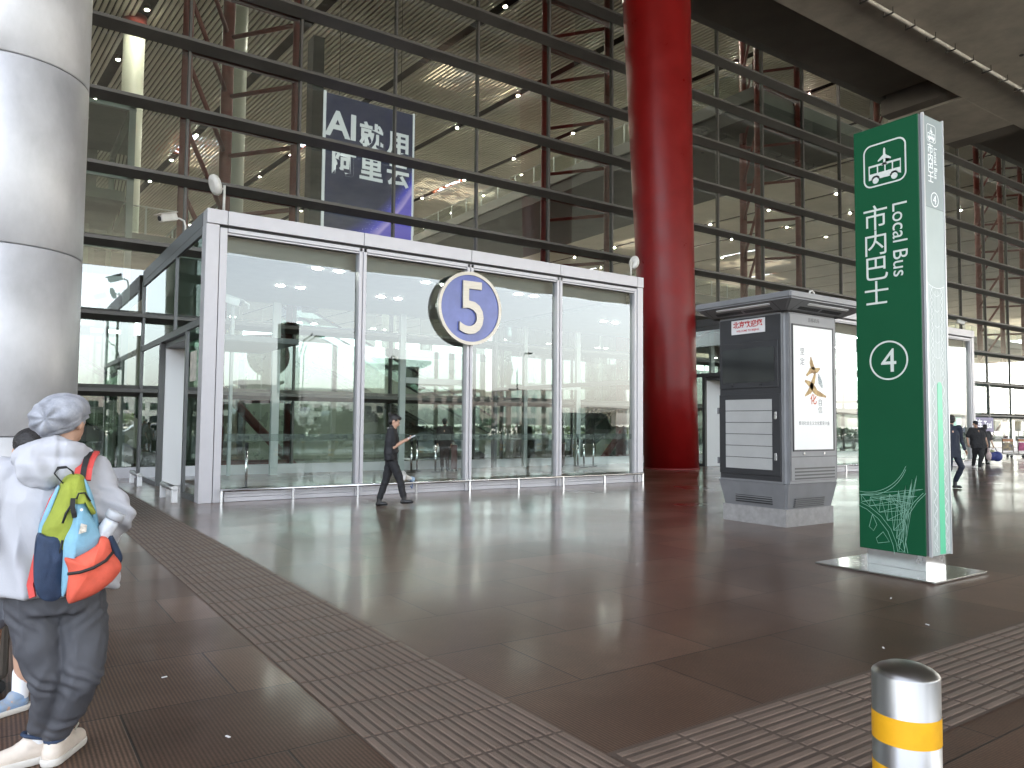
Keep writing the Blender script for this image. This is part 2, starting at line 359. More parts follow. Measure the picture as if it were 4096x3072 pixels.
truss(17.42, "red steel truss mast inside the glass, just left of the giant red column")
truss(30.48, "red steel truss mast inside the glass, right of the giant red column")
truss(43.5, "red steel truss mast inside the glass, right of the green totem's top")
truss(56.6, "red steel truss mast inside the glass near the right edge of the picture")
for x, y, lab in ((5.9, 48.2, "pale round column inside the hall, shorter looking one at the far left"), (8.9, 37.0, "tall pale round column inside the hall behind the first truss"), (26.4, 56.5, "pale round column inside the hall left of the giant red column")):
    c = thing("hall_column", lab, "column", (x, y, 0), 0, "pale columns in the hall")
    MB().lathe([(.58, 0), (.58, HZ - .2), ], (x, y, 0), 40).build("shaft", mat("cream column", (.66, .68, .58), .45), c)
    MB().lathe([(.66, HZ - .35), (.66, HZ + .3)], (x, y, 0), 32).build("collar", redsteel, c)
# downlights in the open slots of the ceiling
lampM = mat("lit downlight", (1, 1, 1), .5, emit=(1, .93, .8), es=260)
canM = mat("lamp can", (.1, .05, .04), .5)
dn = None; cnt = 0
for lx in LANES:
    for j in range(14):
        y = 28 + j * 7.6 + (3.1 * ((int(lx * 7)) % 3))
        x = lx - (y - 23.2) * sin(a)
        dpt = x * .566 + y * .824; lat = x * .824 - y * .566
        if dpt < 10 or abs(lat / dpt) > .72 or y > 135: continue
        if (HZ - 1.55) / dpt > .62: continue
        cnt += 1
        if cnt > 150: continue
        if dn is None:
            dn = thing("downlight", "small lit round downlight set in the slatted hall ceiling", "downlight", (0, 0, HZ), 0, "downlights in the slatted ceiling")
            MB().lathe([(.17, HZ - .06), (.17, HZ + .25)], (0, 0, 0), 14).build("housing", canM, dn)
            MB().lathe([(.10, HZ - .075), (.10, HZ - .063)], (0, 0, 0), 14).build("lens", lampM, dn); o = dn
        else: o = copy_tree(dn)
        o.location = (x, y, HZ)
# skylights: orange lattice under openings in the roof
orange = mat("orange lattice", (.45, .12, .04), .5)
for i, (x, y, c, d_) in enumerate(holes):
    t = thing("skylight", "roof light with an orange lattice glinting through the slatted ceiling", "skylight", (x, y, HZ + 1), 0, "roof lights above the slats")
    g = MB(); rs = random.Random(i)
    for k in range(80):
        ang = rs.uniform(0, pi); px, py = x + rs.uniform(-.5, .5) * c, y + rs.uniform(-.5, .5) * d_; L = rs.uniform(.5, 1.6); wd = rs.uniform(.2, .6)
        M = Matrix.Translation((px, py, HZ + 1.0 + rs.uniform(-.3, .2))) @ Matrix.Rotation(ang, 4, 'Z') @ Matrix.Rotation(rs.uniform(-.5, .5), 4, 'X')
        b = bmesh.new(); bmesh.ops.create_cube(b, size=1, matrix=Matrix.Diagonal((L, wd, .04, 1))); g.add(b, M)
    g.build("lattice", orange, t)
    MB().box(x - c / 2 - 1, x + c / 2 + 1, y - d_ / 2 - 1, y - d_ / 2 - .9, HZ + .4, HZ + 1.09).box(x - c / 2 - 1, x + c / 2 + 1, y + d_ / 2 + .9, y + d_ / 2 + 1, HZ + .4, HZ + 1.09).build("curb", backM, t)
# ---------------------------------------------------------------- glass entrance boxes
gP = glass("entrance glass", (.80, .89, .86), .05, 1.5, .0035, .55)
gS = glass("entrance side glass", (.66, .76, .72), .06, 1.45, .002, .6)
ceilM = mat("entrance ceiling", (.30, .31, .31), .6, var=.05)
bandM = glass("frosted band", (.50, .54, .53), .05, 1.45, 0, 1, .3)
decal = mat("decal grey", (.12, .13, .13), .5)
lampP = mat("lit recessed lamp", (1, 1, 1), .5, emit=(1, .98, .92), es=22)
def flat(poly, t=.003):
    m = MB(); m.prism(poly, 0, t, 'XY'); bmesh.ops.triangulate(m.bm, faces=m.bm.faces); me = bpy.data.meshes.new("f"); bmesh.ops.recalc_face_normals(m.bm, faces=m.bm.faces); m.bm.to_mesh(me); m.bm.free(); return me
def ring(ro, ri, n=48, t=.003, a0=0, a1=360):
    m = MB(); k0 = n if a1 - a0 >= 360 else n + 1
    P = [[m.bm.verts.new((r * cos(R(a0 + (a1 - a0) * k / n)), r * sin(R(a0 + (a1 - a0) * k / n)), z)) for k in range(k0)] for r, z in ((ri, 0), (ri, t), (ro, t), (ro, 0))]
    for A, B in ((P[0], P[1]), (P[1], P[2]), (P[2], P[3])):
        for k in range(n): m.bm.faces.new((A[k], A[(k + 1) % k0], B[(k + 1) % k0], B[k]))
    bmesh.ops.recalc_face_normals(m.bm, faces=m.bm.faces)
    me = bpy.data.meshes.new("r"); m.bm.to_mesh(me); m.bm.free(); return me
def strip(pts, wd, t=.002, close=False):
    m = MB(); pts = [V((p[0], p[1], 0)) for p in pts]; n = len(pts); L = []; 
    for i, p in enumerate(pts):
        a = pts[(i - 1) % n] if (i or close) else p; b = pts[(i + 1) % n] if (i < n - 1 or close) else p
        d = (b - a).normalized(); nrm = V((-d.y, d.x, 0)) * wd / 2
        L.append((m.bm.verts.new(p + nrm + V((0, 0, t))), m.bm.verts.new(p - nrm + V((0, 0, t)))))
    for i in range(n if close else n - 1):
        A, B = L[i], L[(i + 1) % n]; m.bm.faces.new((A[0], A[1], B[1], B[0]))
    bmesh.ops.recalc_face_normals(m.bm, faces=m.bm.faces)
    me = bpy.data.meshes.new("s"); m.bm.to_mesh(me); m.bm.free(); return me
def emblem(mb, M):
    # round airport emblem of the glass band: arch, two wings and a bar
    mb.mesh(ring(.052, .036, 20, .001, 20, 160), M); mb.mesh(ring(.052, .040, 10, .001, 200, 250), M); mb.mesh(ring(.052, .040, 10, .001, 290, 340), M)
    mb.mesh(flat([(-.045, .0), (0, .018), (.045, .0), (.03, -.014), (0, -.002), (-.03, -.014)], .001), M)
def porch(X0, lab, posts, W=11.52, first=True):
    X1 = X0 + W; p = thing("entrance_box", lab, "glass entrance", (X0, 15.1, 0), 0)
    pl = [X0 + .39] + [X0 + q for q in posts] + [X1 - .23]
    # cornice with joints
    cuts = [X0] + [X0 + .39] + [X0 + q for q in posts] + [X1 - .23, X1]
    for a_, b_ in zip(cuts, cuts[1:]): MB().box(a_ + .006, b_ - .006, 15.05, 15.4, 5.36, 5.64, .008).build("cornice", alu, p)
    MB().box(X0 + .03, X1 - .03, 15.12, 15.34, 5.315, 5.358).box(X0 + .02, X0 + .3, 15.402, 22.5, 5.40, 5.56).build("shadow_joint", dark, p)
    MB().box(X0 + .41, X1 - .25, 15.09, 15.24, 5.23, 5.31, .006).box(X0 + .41, X1 - .25, 15.12, 15.22, 5.19, 5.226, .004).build("head_frame", alu, p)
    # posts
    MB().box(X0, X0 + .245, 15.08, 15.42, 0, 5.355, .006).box(X0 + .262, X0 + .40, 15.1, 15.3, 0, 5.31, .006).build("corner_post", alu, p)
    MB().box(X1 - .205, X1, 15.08, 15.42, 0, 5.355, .006).box(X1 - .30, X1 - .218, 15.1, 15.3, 0, 5.31, .006).build("corner_post", alu, p)
    MB().box(X0 + .01, X0 + .39, 15.16, 15.28, 0, 5.3).box(X1 - .29, X1 - .01, 15.16, 15.28, 0, 5.3).build("post_gasket", dark, p)
    for q in posts:
        x = X0 + q
        MB().box(x - .085, x - .012, 15.09, 15.28, 0, 5.31, .006).box(x + .012, x + .085, 15.09, 15.28, 0, 5.31, .006).box(x - .02, x + .02, 15.13, 15.24, 0, 5.3).build("post", alu, p)
    # sill
    for a_, b_ in zip(pl, pl[1:]):
        MB().box(a_ + .09, b_ - .09, 15.11, 15.26, .004, .085, .004).box(a_ + .09, b_ - .09, 15.125, 15.25, .09, .15, .004).box(a_ + .09, b_ - .09, 15.09, 15.26, .155, .2, .004).build("sill", alu, p)
        m = MB(); m.face([(a_ + .02, 15.2, .2), (b_ - .02, 15.2 + random.uniform(-.008, .008), .2), (b_ - .02, 15.2 + random.uniform(-.01, .01), 5.2), (a_ + .02, 15.2, 5.2)])
        pane = m.build("pane", gP, p, recalc=False)
        m = MB(); m.face([(a_ + .08, 15.214, 1.165), (b_ - .08, 15.214, 1.165), (b_ - .08, 15.214, 1.31), (a_ + .08, 15.214, 1.31)]); m.build("frosted_band", bandM, pane, recalc=False)
        t = MB(); me = text_mesh("BCIA", .1, .0005)
        k = a_ + .35
        while k < b_ - .5:
            t.mesh(me, onY(k + .1, 15.209, 1.237) @ S(-1, 1)); emblem(t, onY(k + .34, 15.209, 1.237)); k += .93
        t.build("band_lettering", decal, pane)
    MB().box(X0 + .245, X1 - .2, 15.42, 22.7, 5.42, 5.6).build("roof", alu_d, p)
    cm_ = MB()
    cm_.box(X0 + .3, X1 - .3, 15.5, 22.6, 5.1, 5.16); cm_.build("ceiling", ceilM, p)
    MB().box(X0 + .3, X1 - .3, 15.43, 15.5, 4.86, 5.4).build("bulkhead", alu_d, p)
    for i in range(int((W - 1) / 1.4)):
        for j in range(2):
            x = X0 + 2.8 + (i // 2) * 2.83 + (i % 2) * .53; y = 16.75 + j * 2.72
            if x > X1 - .6: continue
            MB().lathe([(.10, 5.086), (.10, 5.099)], (x, y, 0), 20).build("recessed_lamp", lampP, p)
    # left flank with the doorway
    xs = X0 + .03; F = alu_d
    MB().box(X0, X0 + .3, 15.42, 22.6, 5.36, 5.64, .006).box(X0, X0 + .12, 15.42, 22.6, 5.2, 5.35).box(X0, X0 + .12, 15.42, 22.6, 3.42, 3.56).box(X0, X0 + .1, 17.95, 18.05, 3.56, 5.2).box(X0, X0 + .16, 22.42, 22.7, 0, 5.36).box(X0, X0 + .12, 16.6, 16.72, 0, 3.42).box(X0, X0 + .12, 19.62, 19.74, 0, 3.42).box(X0, X0 + .1, 15.42, 16.6, 0, .1).box(X0, X0 + .1, 19.74, 22.42, 0, .1).build("flank_frame", F, p)
    m = MB()
    for y0, y1, z0, z1 in ((15.42, 17.95, 3.56, 5.2), (18.05, 22.42, 3.56, 5.2), (15.42, 16.6, .1, 3.42), (19.74, 22.42, .1, 3.42)): m.face([(xs, y0, z0), (xs, y1, z0), (xs, y1, z1), (xs, y0, z1)])
    m.build("flank_glazing", gS, p, recalc=False)
    m = MB(); m.box(X0 + .05, X0 + .055, 15.44, 16.58, 1.15, 1.3).box(X0 + .05, X0 + .055, 15.5, 16.2, 1.7, 2.4); m.build("door_notice", mat("grey notice", (.13, .14, .14), .5), p)
    m = MB(); m.box(X0 + .02, X0 + .026, 15.75, 16.25, 2.35, 2.95); m.build("door_notice", mat("paper notice", (.6, .58, .5), .6, var=.3, vscale=6), p)
    MB().box(X0 + .13, X0 + .95, 19.63, 19.72, 0, 3.40, .01).build("door_leaf", white, p)
    MB().box(X0 + .12, X0 + 2.4, 16.72, 19.62, 3.3, 3.42).build("doorway_soffit", alu_d, p)
    MB().box(X1 - .12, X1, 15.42, 22.6, 5.2, 5.64).box(X1 - .12, X1, 18.9, 19.05, 0, 5.2).box(X1 - .12, X1, 22.4, 22.6, 0, 5.2).box(X1 - .12, X1, 15.42, 22.4, 2.7, 2.82).build("flank_frame", F, p)
    m = MB(); m.face([(X1 - .06, 15.42, .05), (X1 - .06, 22.4, .05), (X1 - .06, 22.4, 5.2), (X1 - .06, 15.42, 5.2)]); m.build("flank_glazing", gS, p, recalc=False)
    # inner screen and sliding door
    iv = MB()
    for x0, x1 in ((2.3, 2.38), (3.5, 3.72), (7.65, 7.85), (10.15, 10.3)):
        if x0 < W - .3: iv.box(X0 + x0, X0 + x1, 22.3, 22.44, 0, 5.1)
    iv.box(X0 + 7.86, X0 + 10.14, 22.3, 22.43, 2.86, 3.05).build("inner_frame", mat("inner pale frame", (.42, .45, .45), .4), p)
    # kick rail in front
    rl = thing("guard_rail", "long low stainless rail along the foot of " + ("the entrance box marked 5" if first else "the far entrance box on the right"), "guard rail", (X0 + 5, 14.93, 0), 0, "low rails around the entrance boxes")
    xa, xb = X0 + .36, X1 - .15
    MB().tube([(xa, 14.93, .24), (xb, 14.93, .24)], .028, 10).build("bar", steel, rl)
    k = xa + .02; n = 0
    while k < xb + .1:
        MB().box(k - .02, k + .02, 14.905, 14.955, 0, .232).build("post", steel, rl); k += (xb - xa - .04) / 8
    return p
P1 = porch(3.2, "large silver framed glass entrance box with the round number 5 sign", [3.22, 5.93, 8.6])
P2 = porch(22.4, "farther glass entrance box partly hidden behind the kiosk and the green totem", [3.22, 5.93, 8.6], 11.55, False)
# short guard rails beside the doorway
g1 = thing("door_guard", "short fat rail by the doorway, right beside the silver corner post", "guard rail", (2.85, 16, 0), 0, "short rails beside the doorway")
MB().tube([(2.86, 15.45, .27), (2.86, 16.75, .27)], .055, 14).build("bar", mat("dull steel", (.42, .42, .42), .35, .9), g1)
for y in (15.5, 16.7): MB().box(2.81, 2.91, y - .05, y + .05, 0, .262, .008).build("post", white, g1)
g2 = copy_tree(g1); g2.location = (2.85, 20.2, 0); g2["label"] = "short fat rail by the doorway, farther in beside the glass wall"
# number roundel
sg = thing("number_sign", "round blue sign with a brushed metal numeral 5 and silver rim", "sign", (9.06, 14.98, 4.24))
brushed = mat("brushed gold steel", (.44, .41, .36), .42, .8, var=.15, vscale=3, rvar=.1, stretch=(1, 1, 14), bump=.05, bscale=8)
MB().lathe([(.62, -.04), (.82, -.012), (.86, -.004), (.86, .03), (.85, .038), (.80, .04)], (9.06, 15.03, 4.24), 72, 'Y').build("drum", mat("rim steel", (.55, .53, .50), .3, .9), sg)
MB().mesh(ring(.86, .785, 72, .03), onY(9.06, 14.985, 4.24)).build("rim", brushed, sg)
MB().mesh(ring(.785, .001, 72, .004), onY(9.06, 14.983, 4.24)).build("face", mat("blue enamel", (.075, .10, .33), .35, var=.25, vscale=1.5, coat=.3), sg)
me5 = text_mesh("5", 1.52, .03, weight=.008)
cx5 = sum(v.co.x for v in me5.vertices) / len(me5.vertices); ys = [v.co.y for v in me5.vertices]; cy5 = (min(ys) + max(ys)) / 2; xs5 = [v.co.x for v in me5.vertices]; cx5 = (min(xs5) + max(xs5)) / 2
sc5 = 1.24 / (max(ys) - min(ys))
MB().mesh(me5, onY(9.07, 14.95, 4.25) @ S(sc5 * .92, sc5) @ Matrix.Translation((-cx5, -cy5, 0))).build("numeral", brushed, sg)
MB().box(8.2, 9.9, 15.08, 15.1, 4.2, 4.28).build("bracket", steel, sg)
# cameras and flood lights on the entrance boxes
wp = mat("weathered white plastic", (.62, .61, .57), .5, var=.12, vscale=8)
def floodlight(x, y, z, h, rz, lab, tilt=-20):
    t = thing("antenna_panel", lab, "antenna", (x, y, z), 0)
    MB().tube([(x, y, z), (x, y, z + h)], .025, 10).build("pole", wp, t)
    M = Matrix.Translation((x, y, z + h - .03)) @ Matrix.Rotation(R(rz), 4, 'Z') @ Matrix.Rotation(R(tilt), 4, 'Y')
    m = MB(); m.lathe([(.10, 0), (.165, .02), (.18, .06), (.17, .12), (.10, .15)], (0, 0, 0), 24); b = m.bm
    bmesh.ops.transform(b, matrix=M @ Matrix.Translation((-.12, 0, .06)) @ Matrix.Rotation(R(-90), 4, 'Y') @ Matrix.Diagonal((1.15, .8, 1, 1)), verts=b.verts); m.build("panel", wp, t)
    MB().tube([(x, y, z + h - .1), tuple(M @ V((-.13, 0, .05)))], .018, 8).build("arm", wp, t)
    return t
floodlight(3.56, 15.3, 5.64, .56, 20, "white round antenna on a pole above the left corner of the entrance box")
floodlight(14.42, 15.25, 5.64, .50, 200, "white antenna on a pole at the right end of the entrance box")
def cctv(x, y, z, lab, az=200, s=1., arch=.32):
    t = thing("security_camera", lab, "camera", (x, y, z), 0, "security cameras on the entrance boxes")
    MB().tube([(x, y, z - .02), (x, y, z + arch * .8), (x - .03 * s, y, z + arch), (x - .12 * s, y, z + arch + .04), (x - .22 * s, y, z + arch + .02)], .022, 8).build("arm", wp, t)
    M = Matrix.Translation((x - .33 * s, y, z + arch + .02)) @ Matrix.Rotation(R(az), 4, 'Z') @ Matrix.Rotation(R(18), 4, 'Y')
    b = bmesh.new(); bmesh.ops.create_cube(b, size=1, matrix=Matrix.Diagonal((.34 * s, .15 * s, .14 * s, 1))); bmesh.ops.bevel(b, geom=b.edges[:], offset=.012, segments=2, affect='EDGES')
    h = MB().add(b, M).build("housing", wp, t)
    b = bmesh.new(); bmesh.ops.create_cube(b, size=1, matrix=Matrix.Translation((.02, 0, .085 * s)) @ Matrix.Diagonal((.42 * s, .18 * s, .015, 1))); MB().add(b, M).build("sunshield", wp, h)
    m = MB(); m.lathe([(.05 * s, 0), (.05 * s, .02)], (0, 0, 0), 16); bmesh.ops.transform(m.bm, matrix=M @ Matrix.Translation((.172 * s, 0, 0)) @ Matrix.Rotation(R(90), 4, 'Y'), verts=m.bm.verts); m.build("lens", dark, h)
cctv(3.45, 18.4, 5.6, "white security camera on a bent arm above the dark flank of the entrance box", 200, 1.15, .55)
cctv(33.5, 15.25, 5.6, "white security camera on the right end of the farther entrance box", 320, .9, .35)
def cctv2(x, y, z, lab):
    cctv(x, y, z, lab, 330, 1, .1)
cctv2(4.25, 15.9, 3.9, "white security camera behind the first pane of the entrance box")
# ---------------------------------------------------------------- bus totem
greenM = mat("green panel", (.006, .066, .027), .5, var=.06, vscale=.8, spec=.12)
wl = mat("pale lettering", (.52, .55, .50), .5); sideM = mat("pale green panel", (.40, .45, .42), .45, var=.05, vscale=2); sideD = mat("grey green panel", (.27, .31, .30), .4)
mint = mat("mint stripe", (.10, .55, .30), .4); wl2 = mat("bright lettering", (.85, .87, .85), .5)
tt = thing("bus_totem", "tall green bus stop totem with white plane and bus pictogram", "sign", (8.37, 4.485, 0))
TX, TY0, TY1 = 8.13, 4.12, 4.85
MB().box(TX + .01, 8.60, TY0 + .01, TY1 - .01, .20, 4.96).build("body", mat("totem case", (.05, .05, .05), .4, .4), tt)
gp = MB().box(TX - .012, TX + .009, TY0 + .005, TY1 + .01, .195, 4.955, .004).build("green_panel", greenM, tt)
sp_ = MB().box(8.215, 8.615, TY0 - .012, TY0 + .009, .19, 3.95, .003).build("side_panel", sideM, tt)
MB().box(8.215, 8.615, TY0 - .012, TY0 + .009, 3.952, 4.96, .003).build("side_header", sideD, tt)
MB().box(8.19, 8.212, TY0 - .02, TY0 + .009, .185, 4.98).box(8.617, 8.632, TY0 - .02, TY0 + .009, .185, 4.98).build("side_trim", mat("aluminium trim", (.6, .6, .6), .35, .6), tt)
MB().box(8.165, 8.58, 4.15, 4.80, .028, .2).build("plinth", steel, tt)
MB().box(7.70, 8.80, 3.83, 5.15, .004, .026, .004).build("base_plate", mat("mirror plate", (.62, .64, .63), .12, 1, rvar=.06, vscale=5), tt)
def rrect(w, h, r, n=8):
    P = []
    for cx_, cy_, a0 in ((w / 2 - r, h / 2 - r, 0), (-w / 2 + r, h / 2 - r, 90), (-w / 2 + r, -h / 2 + r, 180), (w / 2 - r, -h / 2 + r, 270)):
        for k in range(n + 1): P.append((cx_ + r * cos(R(a0 + 90 * k / n)), cy_ + r * sin(R(a0 + 90 * k / n))))
    return P
def pictogram(mb, M, hollow):
    # unit frame of 1 x 1: rounded border, aeroplane above a bus
    mb.mesh(strip(rrect(.95, .95, .17), .035, .002, True), M)
    pl = [(0, .36), (.022, .32), (.026, .20), (.15, .10), (.15, .065), (.026, .11), (.022, .02), (.065, -.015), (.065, -.045), (0, -.03)]
    mb.mesh(flat(pl + [(-x, y) for x, y in pl[::-1]], .002), M)
    B = M @ Matrix.Translation((-.0, -.06, 0))
    y0, y1 = -.30, .05
    for a_, b_ in ((-.37, -.345), (-.175, -.15), (-.0, .025), (.17, .195), (.35, .37)): mb.mesh(flat([(a_, -.12), (b_, -.12), (b_, .03), (a_, .03)], .002), B)
    mb.mesh(flat([(-.37, .03), (.37, .03), (.37, .075), (-.37, .075)], .002), B)
    mb.mesh(flat([(-.37, -.12), (-.37, -.26)] + [(-.21 + .1 * cos(R(t)), -.27 + .1 * sin(R(t))) for t in range(170, 5, -15)] + [(-.11, -.26), (.11, -.26)] + [(.22 + .1 * cos(R(t)), -.27 + .1 * sin(R(t))) for t in range(170, 5, -15)] + [(.37, -.26), (.37, -.12)], .002), B)
    for cx_ in (-.21, .22): mb.mesh(ring(.072, .001, 20, .002), B @ Matrix.Translation((cx_, -.285, 0)))
def circ4(mb, M, r, wd):
    mb.mesh(ring(r, r - wd, 48, .002), M); me = text_mesh("4", 1, .001)
    ys = [v.co.y for v in me.vertices]; xs = [v.co.x for v in me.vertices]; s = r * 1.18 / (max(ys) - min(ys))
    mb.mesh(me, M @ S(s, s) @ Matrix.Translation((-(min(xs) + max(xs)) / 2, -(min(ys) + max(ys)) / 2, 0)))
def on_green(y, z): return onX(TX - .0125, y, z)
m = MB(); pictogram(m, on_green(4.497, 4.51) @ S(.5), False); m.build("pictogram", wl, gp)
m = MB()
for i, ch in enumerate("市内巴士"): m.mesh(text_mesh(ch, .305, .001), on_green(4.615, 3.89 - i * .287))
m.mesh(text_mesh("Local Bus", .235, .001), on_green(4.345, 3.62) @ RZ(-90) @ S(.93, 1)); m.build("lettering", wl, gp)
m = MB(); circ4(m, on_green(4.49, 2.29), .218, .018); m.build("stop_number", wl, gp)
# lattice drawing near the foot of the green panel
m = MB(); G0 = on_green(4.485, 0); T = .0045
def arc(c, r, a0, a1, n=18): return [(c[0] + r * cos(R(a0 + (a1 - a0) * k / n)), c[1] + r * sin(R(a0 + (a1 - a0) * k / n))) for k in range(n + 1)]
E1 = arc((-.30, 1.32), .50, 262, 338); E1b = arc((-.30, 1.32), .55, 268, 335)
E2 = [(-.355, .70), (-.25, .66), (-.12, .57), (-.01, .44), (.045, .30), (.06, .205)]; E3 = [(.345, .86), (.25, .76), (.16, .62), (.125, .46), (.12, .32), (.14, .205)]
for L_ in (E1, [(x, y - .035) for x, y in E1], E2, [(x - .035, y - .03) for x, y in E2], E3, [(x + .03, y) for x, y in E3]): m.mesh(strip(L_, T, .0006), G0)
hub = [(-.35, .79), (-.24, .77), (-.12, .78), (-.02, .82), (.08, .87), (.16, .93), (.23, 1.0), (.28, 1.04)]
low = [(-.34, .71), (-.25, .67), (-.14, .61), (-.05, .53), (.02, .43), (.05, .35), (.062, .27), (.07, .21)]
upp = [(.345, .90), (.28, .82), (.22, .74), (.17, .66), (.135, .56), (.122, .45), (.12, .33), (.13, .21)]
for A_, B_ in ((hub, low), (hub, upp), (low, upp)):
    for i in range(len(A_)):
        m.mesh(strip([A_[i], B_[i]], T * .8, .0006), G0)
        if i + 1 < len(B_): m.mesh(strip([A_[i], B_[i + 1]], T * .8, .0006), G0)
for q in ([(-.22, .58), (-.17, .47), (-.21, .40), (-.26, .44), (-.22, .58)], [(-.1, .40), (-.03, .30), (-.16, .27), (-.18, .32), (-.1, .40)]): m.mesh(strip(q, T, .0006), G0)
m.build("line_drawing", mat("faint line", (.22, .40, .30), .5), gp)
def on_side(x, z): return onY(x, TY0 - .0125, z)
m = MB(); pictogram(m, on_side(8.37, 4.78) @ S(.2), False)
for i, ch in enumerate("市内巴士"): m.mesh(text_mesh(ch, .125, .001, weight=.001), on_side(8.345, 4.60 - i * .108))
m.mesh(text_mesh("Local Bus", .092, .001), on_side(8.452, 4.46) @ RZ(-90) @ S(1, 1)); circ4(m, on_side(8.42, 4.05), .082, .01)
m.build("side_lettering", wl2, tt)
m = MB(); O = on_side(8.415, 0)
for s in (-1, 1):
    def wdt(z): return .145 if z > 1.5 else .145 + .04 * ((1.5 - z) / 1.3) ** 2
    m.mesh(strip([(s * (.165 + (.0 if z > 2.6 else .0)), z) for z in (3.12, 2.6, 2.0, 1.2, .6, .22)], .005, .0008), O)
    m.mesh(strip([(s * (.145 - .09 * max(0, min(1, (3.1 - z) / .9)) + .03 * max(0, (1.4 - z))), z) for z in [3.1 - .15 * k for k in range(20)]], .004, .0008), O)
    zz_ = [3.08 - .075 * k for k in range(39)]
    m.mesh(strip([(s * ((.135 if k % 2 else .075) + .02 * max(0, .9 - z)), z) for k, z in enumerate(zz_)], .006, .0008), O)
    if True: m.mesh(strip([(s * ((.075 if k % 2 else .13)), z) for k, z in enumerate(zz_[:14])], .005, .0008), O)
    m.mesh(strip([(s * ((.07 if k % 2 else .15)), z) for k, z in enumerate([.9 - .07 * k for k in range(10)])], .005, .0008), O)
    for k in range(4): m.mesh(strip([(s * (.015 + k * .016), 3.05 - .01 * k), (s * (.012 + k * .012), 2.3)], .003, .0008), O)
m.mesh(strip(arc((0, 3.5), .43, 248, 292, 12), .006, .0008), O)
for k in range(5): m.mesh(strip([(-.05, 3.0 - .17 * k), (0, 2.975 - .17 * k), (.05, 3.0 - .17 * k)], .004, .0008), O)
m.build("side_drawing", wl2, sp_)
m = MB(); m.mesh(flat([(-.052, .2), (.062, .2), (.052, 2.0)] + [(.046 * cos(R(t)), 2.0 + .046 * sin(R(t))) for t in range(0, 181, 15)], .003), on_side(8.435, 0)); m.build("mint_stripe", mint, sp_)
# ---------------------------------------------------------------- kiosk
kg = mat("kiosk grey paint", (.20, .202, .207), .45, .25, var=.14, vscale=2.2, rvar=.1); kd = mat("kiosk dark shaded paint", (.032, .032, .034), .45, .2, var=.1, vscale=2)  # dark copy for the side turned from the light, shade put into the colour
ks = thing("info_kiosk", "grey metal information kiosk with a flared roof and a poster", "kiosk", (10.7, 7.8, 0))
KX, KY, KX1, KY1 = 10.0, 7.15, 11.38, 8.49
MB().box(KX + .06, KX1 - .08, KY + .06, KY1 - .06, 0, .27).build("stone_base", mat("kiosk stone", (.26, .25, .24), .7, var=.2, vscale=8, bump=.2, bscale=60), ks)
m = MB(); b = m.bm
lo = [(KX + .07, KY + .07), (KX1 - .09, KY + .07), (KX1 - .09, KY1 - .07), (KX + .07, KY1 - .07)]; hi = [(KX + .0, KY), (KX1 - .02, KY), (KX1 - .02, KY1), (KX, KY1)]
def loft4(m, A, za, B, zb, cap=True):
    a_ = [m.bm.verts.new((x, y, za)) for x, y in A]; b_ = [m.bm.verts.new((x, y, zb)) for x, y in B]
    for k in range(4): m.bm.faces.new((a_[k], a_[(k + 1) % 4], b_[(k + 1) % 4], b_[k]))
    if cap: m.bm.faces.new(a_[::-1]); m.bm.faces.new(b_)
loft4(m, lo, .271, hi, .66); bmesh.ops.bevel(m.bm, geom=[e for e in m.bm.edges if abs(e.verts[0].co.z - e.verts[1].co.z) > .1], offset=.04, segments=3, affect='EDGES'); m.build("lower_skirt", kg, ks)
m = MB(); m.box(KX, KX1, KY, KY1, .665, 3.36); bmesh.ops.bevel(m.bm, geom=[e for e in m.bm.edges if abs(e.verts[0].co.z - e.verts[1].co.z) > .1], offset=.075, segments=5, affect='EDGES'); m.build("cabinet", kg, ks)
# roof: flared soffit, fascia
hd = thing  # alias kept short below
A = [(KX + .02, KY + .02), (KX1 - .02, KY + .02), (KX1 - .02, KY1 - .02), (KX + .02, KY1 - .02)]; B = [(KX - .345, KY - .345), (KX1 + .34, KY - .345), (KX1 + .34, KY1 + .17), (KX - .345, KY1 + .17)]
m = MB(); loft4(m, A, 3.361, [(KX - .03, KY - .03), (KX1 + .03, KY - .03), (KX1 + .03, KY1 + .03), (KX - .03, KY1 + .03)], 3.375); m.build("neck", dark, ks)
m = MB(); loft4(m, [(KX - .06, KY - .06), (KX1 + .06, KY - .06), (KX1 + .06, KY1 + .05), (KX - .06, KY1 + .05)], 3.335, B, 3.475, False)
a_ = [m.bm.verts.new((x, y, 3.475)) for x, y in B]; b_ = [m.bm.verts.new((x, y, 3.58)) for x, y in B]
for k in range(4): m.bm.faces.new((a_[k], a_[(k + 1) % 4], b_[(k + 1) % 4], b_[k]))
m.bm.faces.new(b_); bmesh.ops.remove_doubles(m.bm, verts=m.bm.verts, dist=.001); bmesh.ops.bevel(m.bm, geom=[e for e in m.bm.edges if len(e.link_faces) == 2 and e.calc_face_angle(0) > .3], offset=.02, segments=3, affect='EDGES'); rf = m.build("roof", kg, ks)
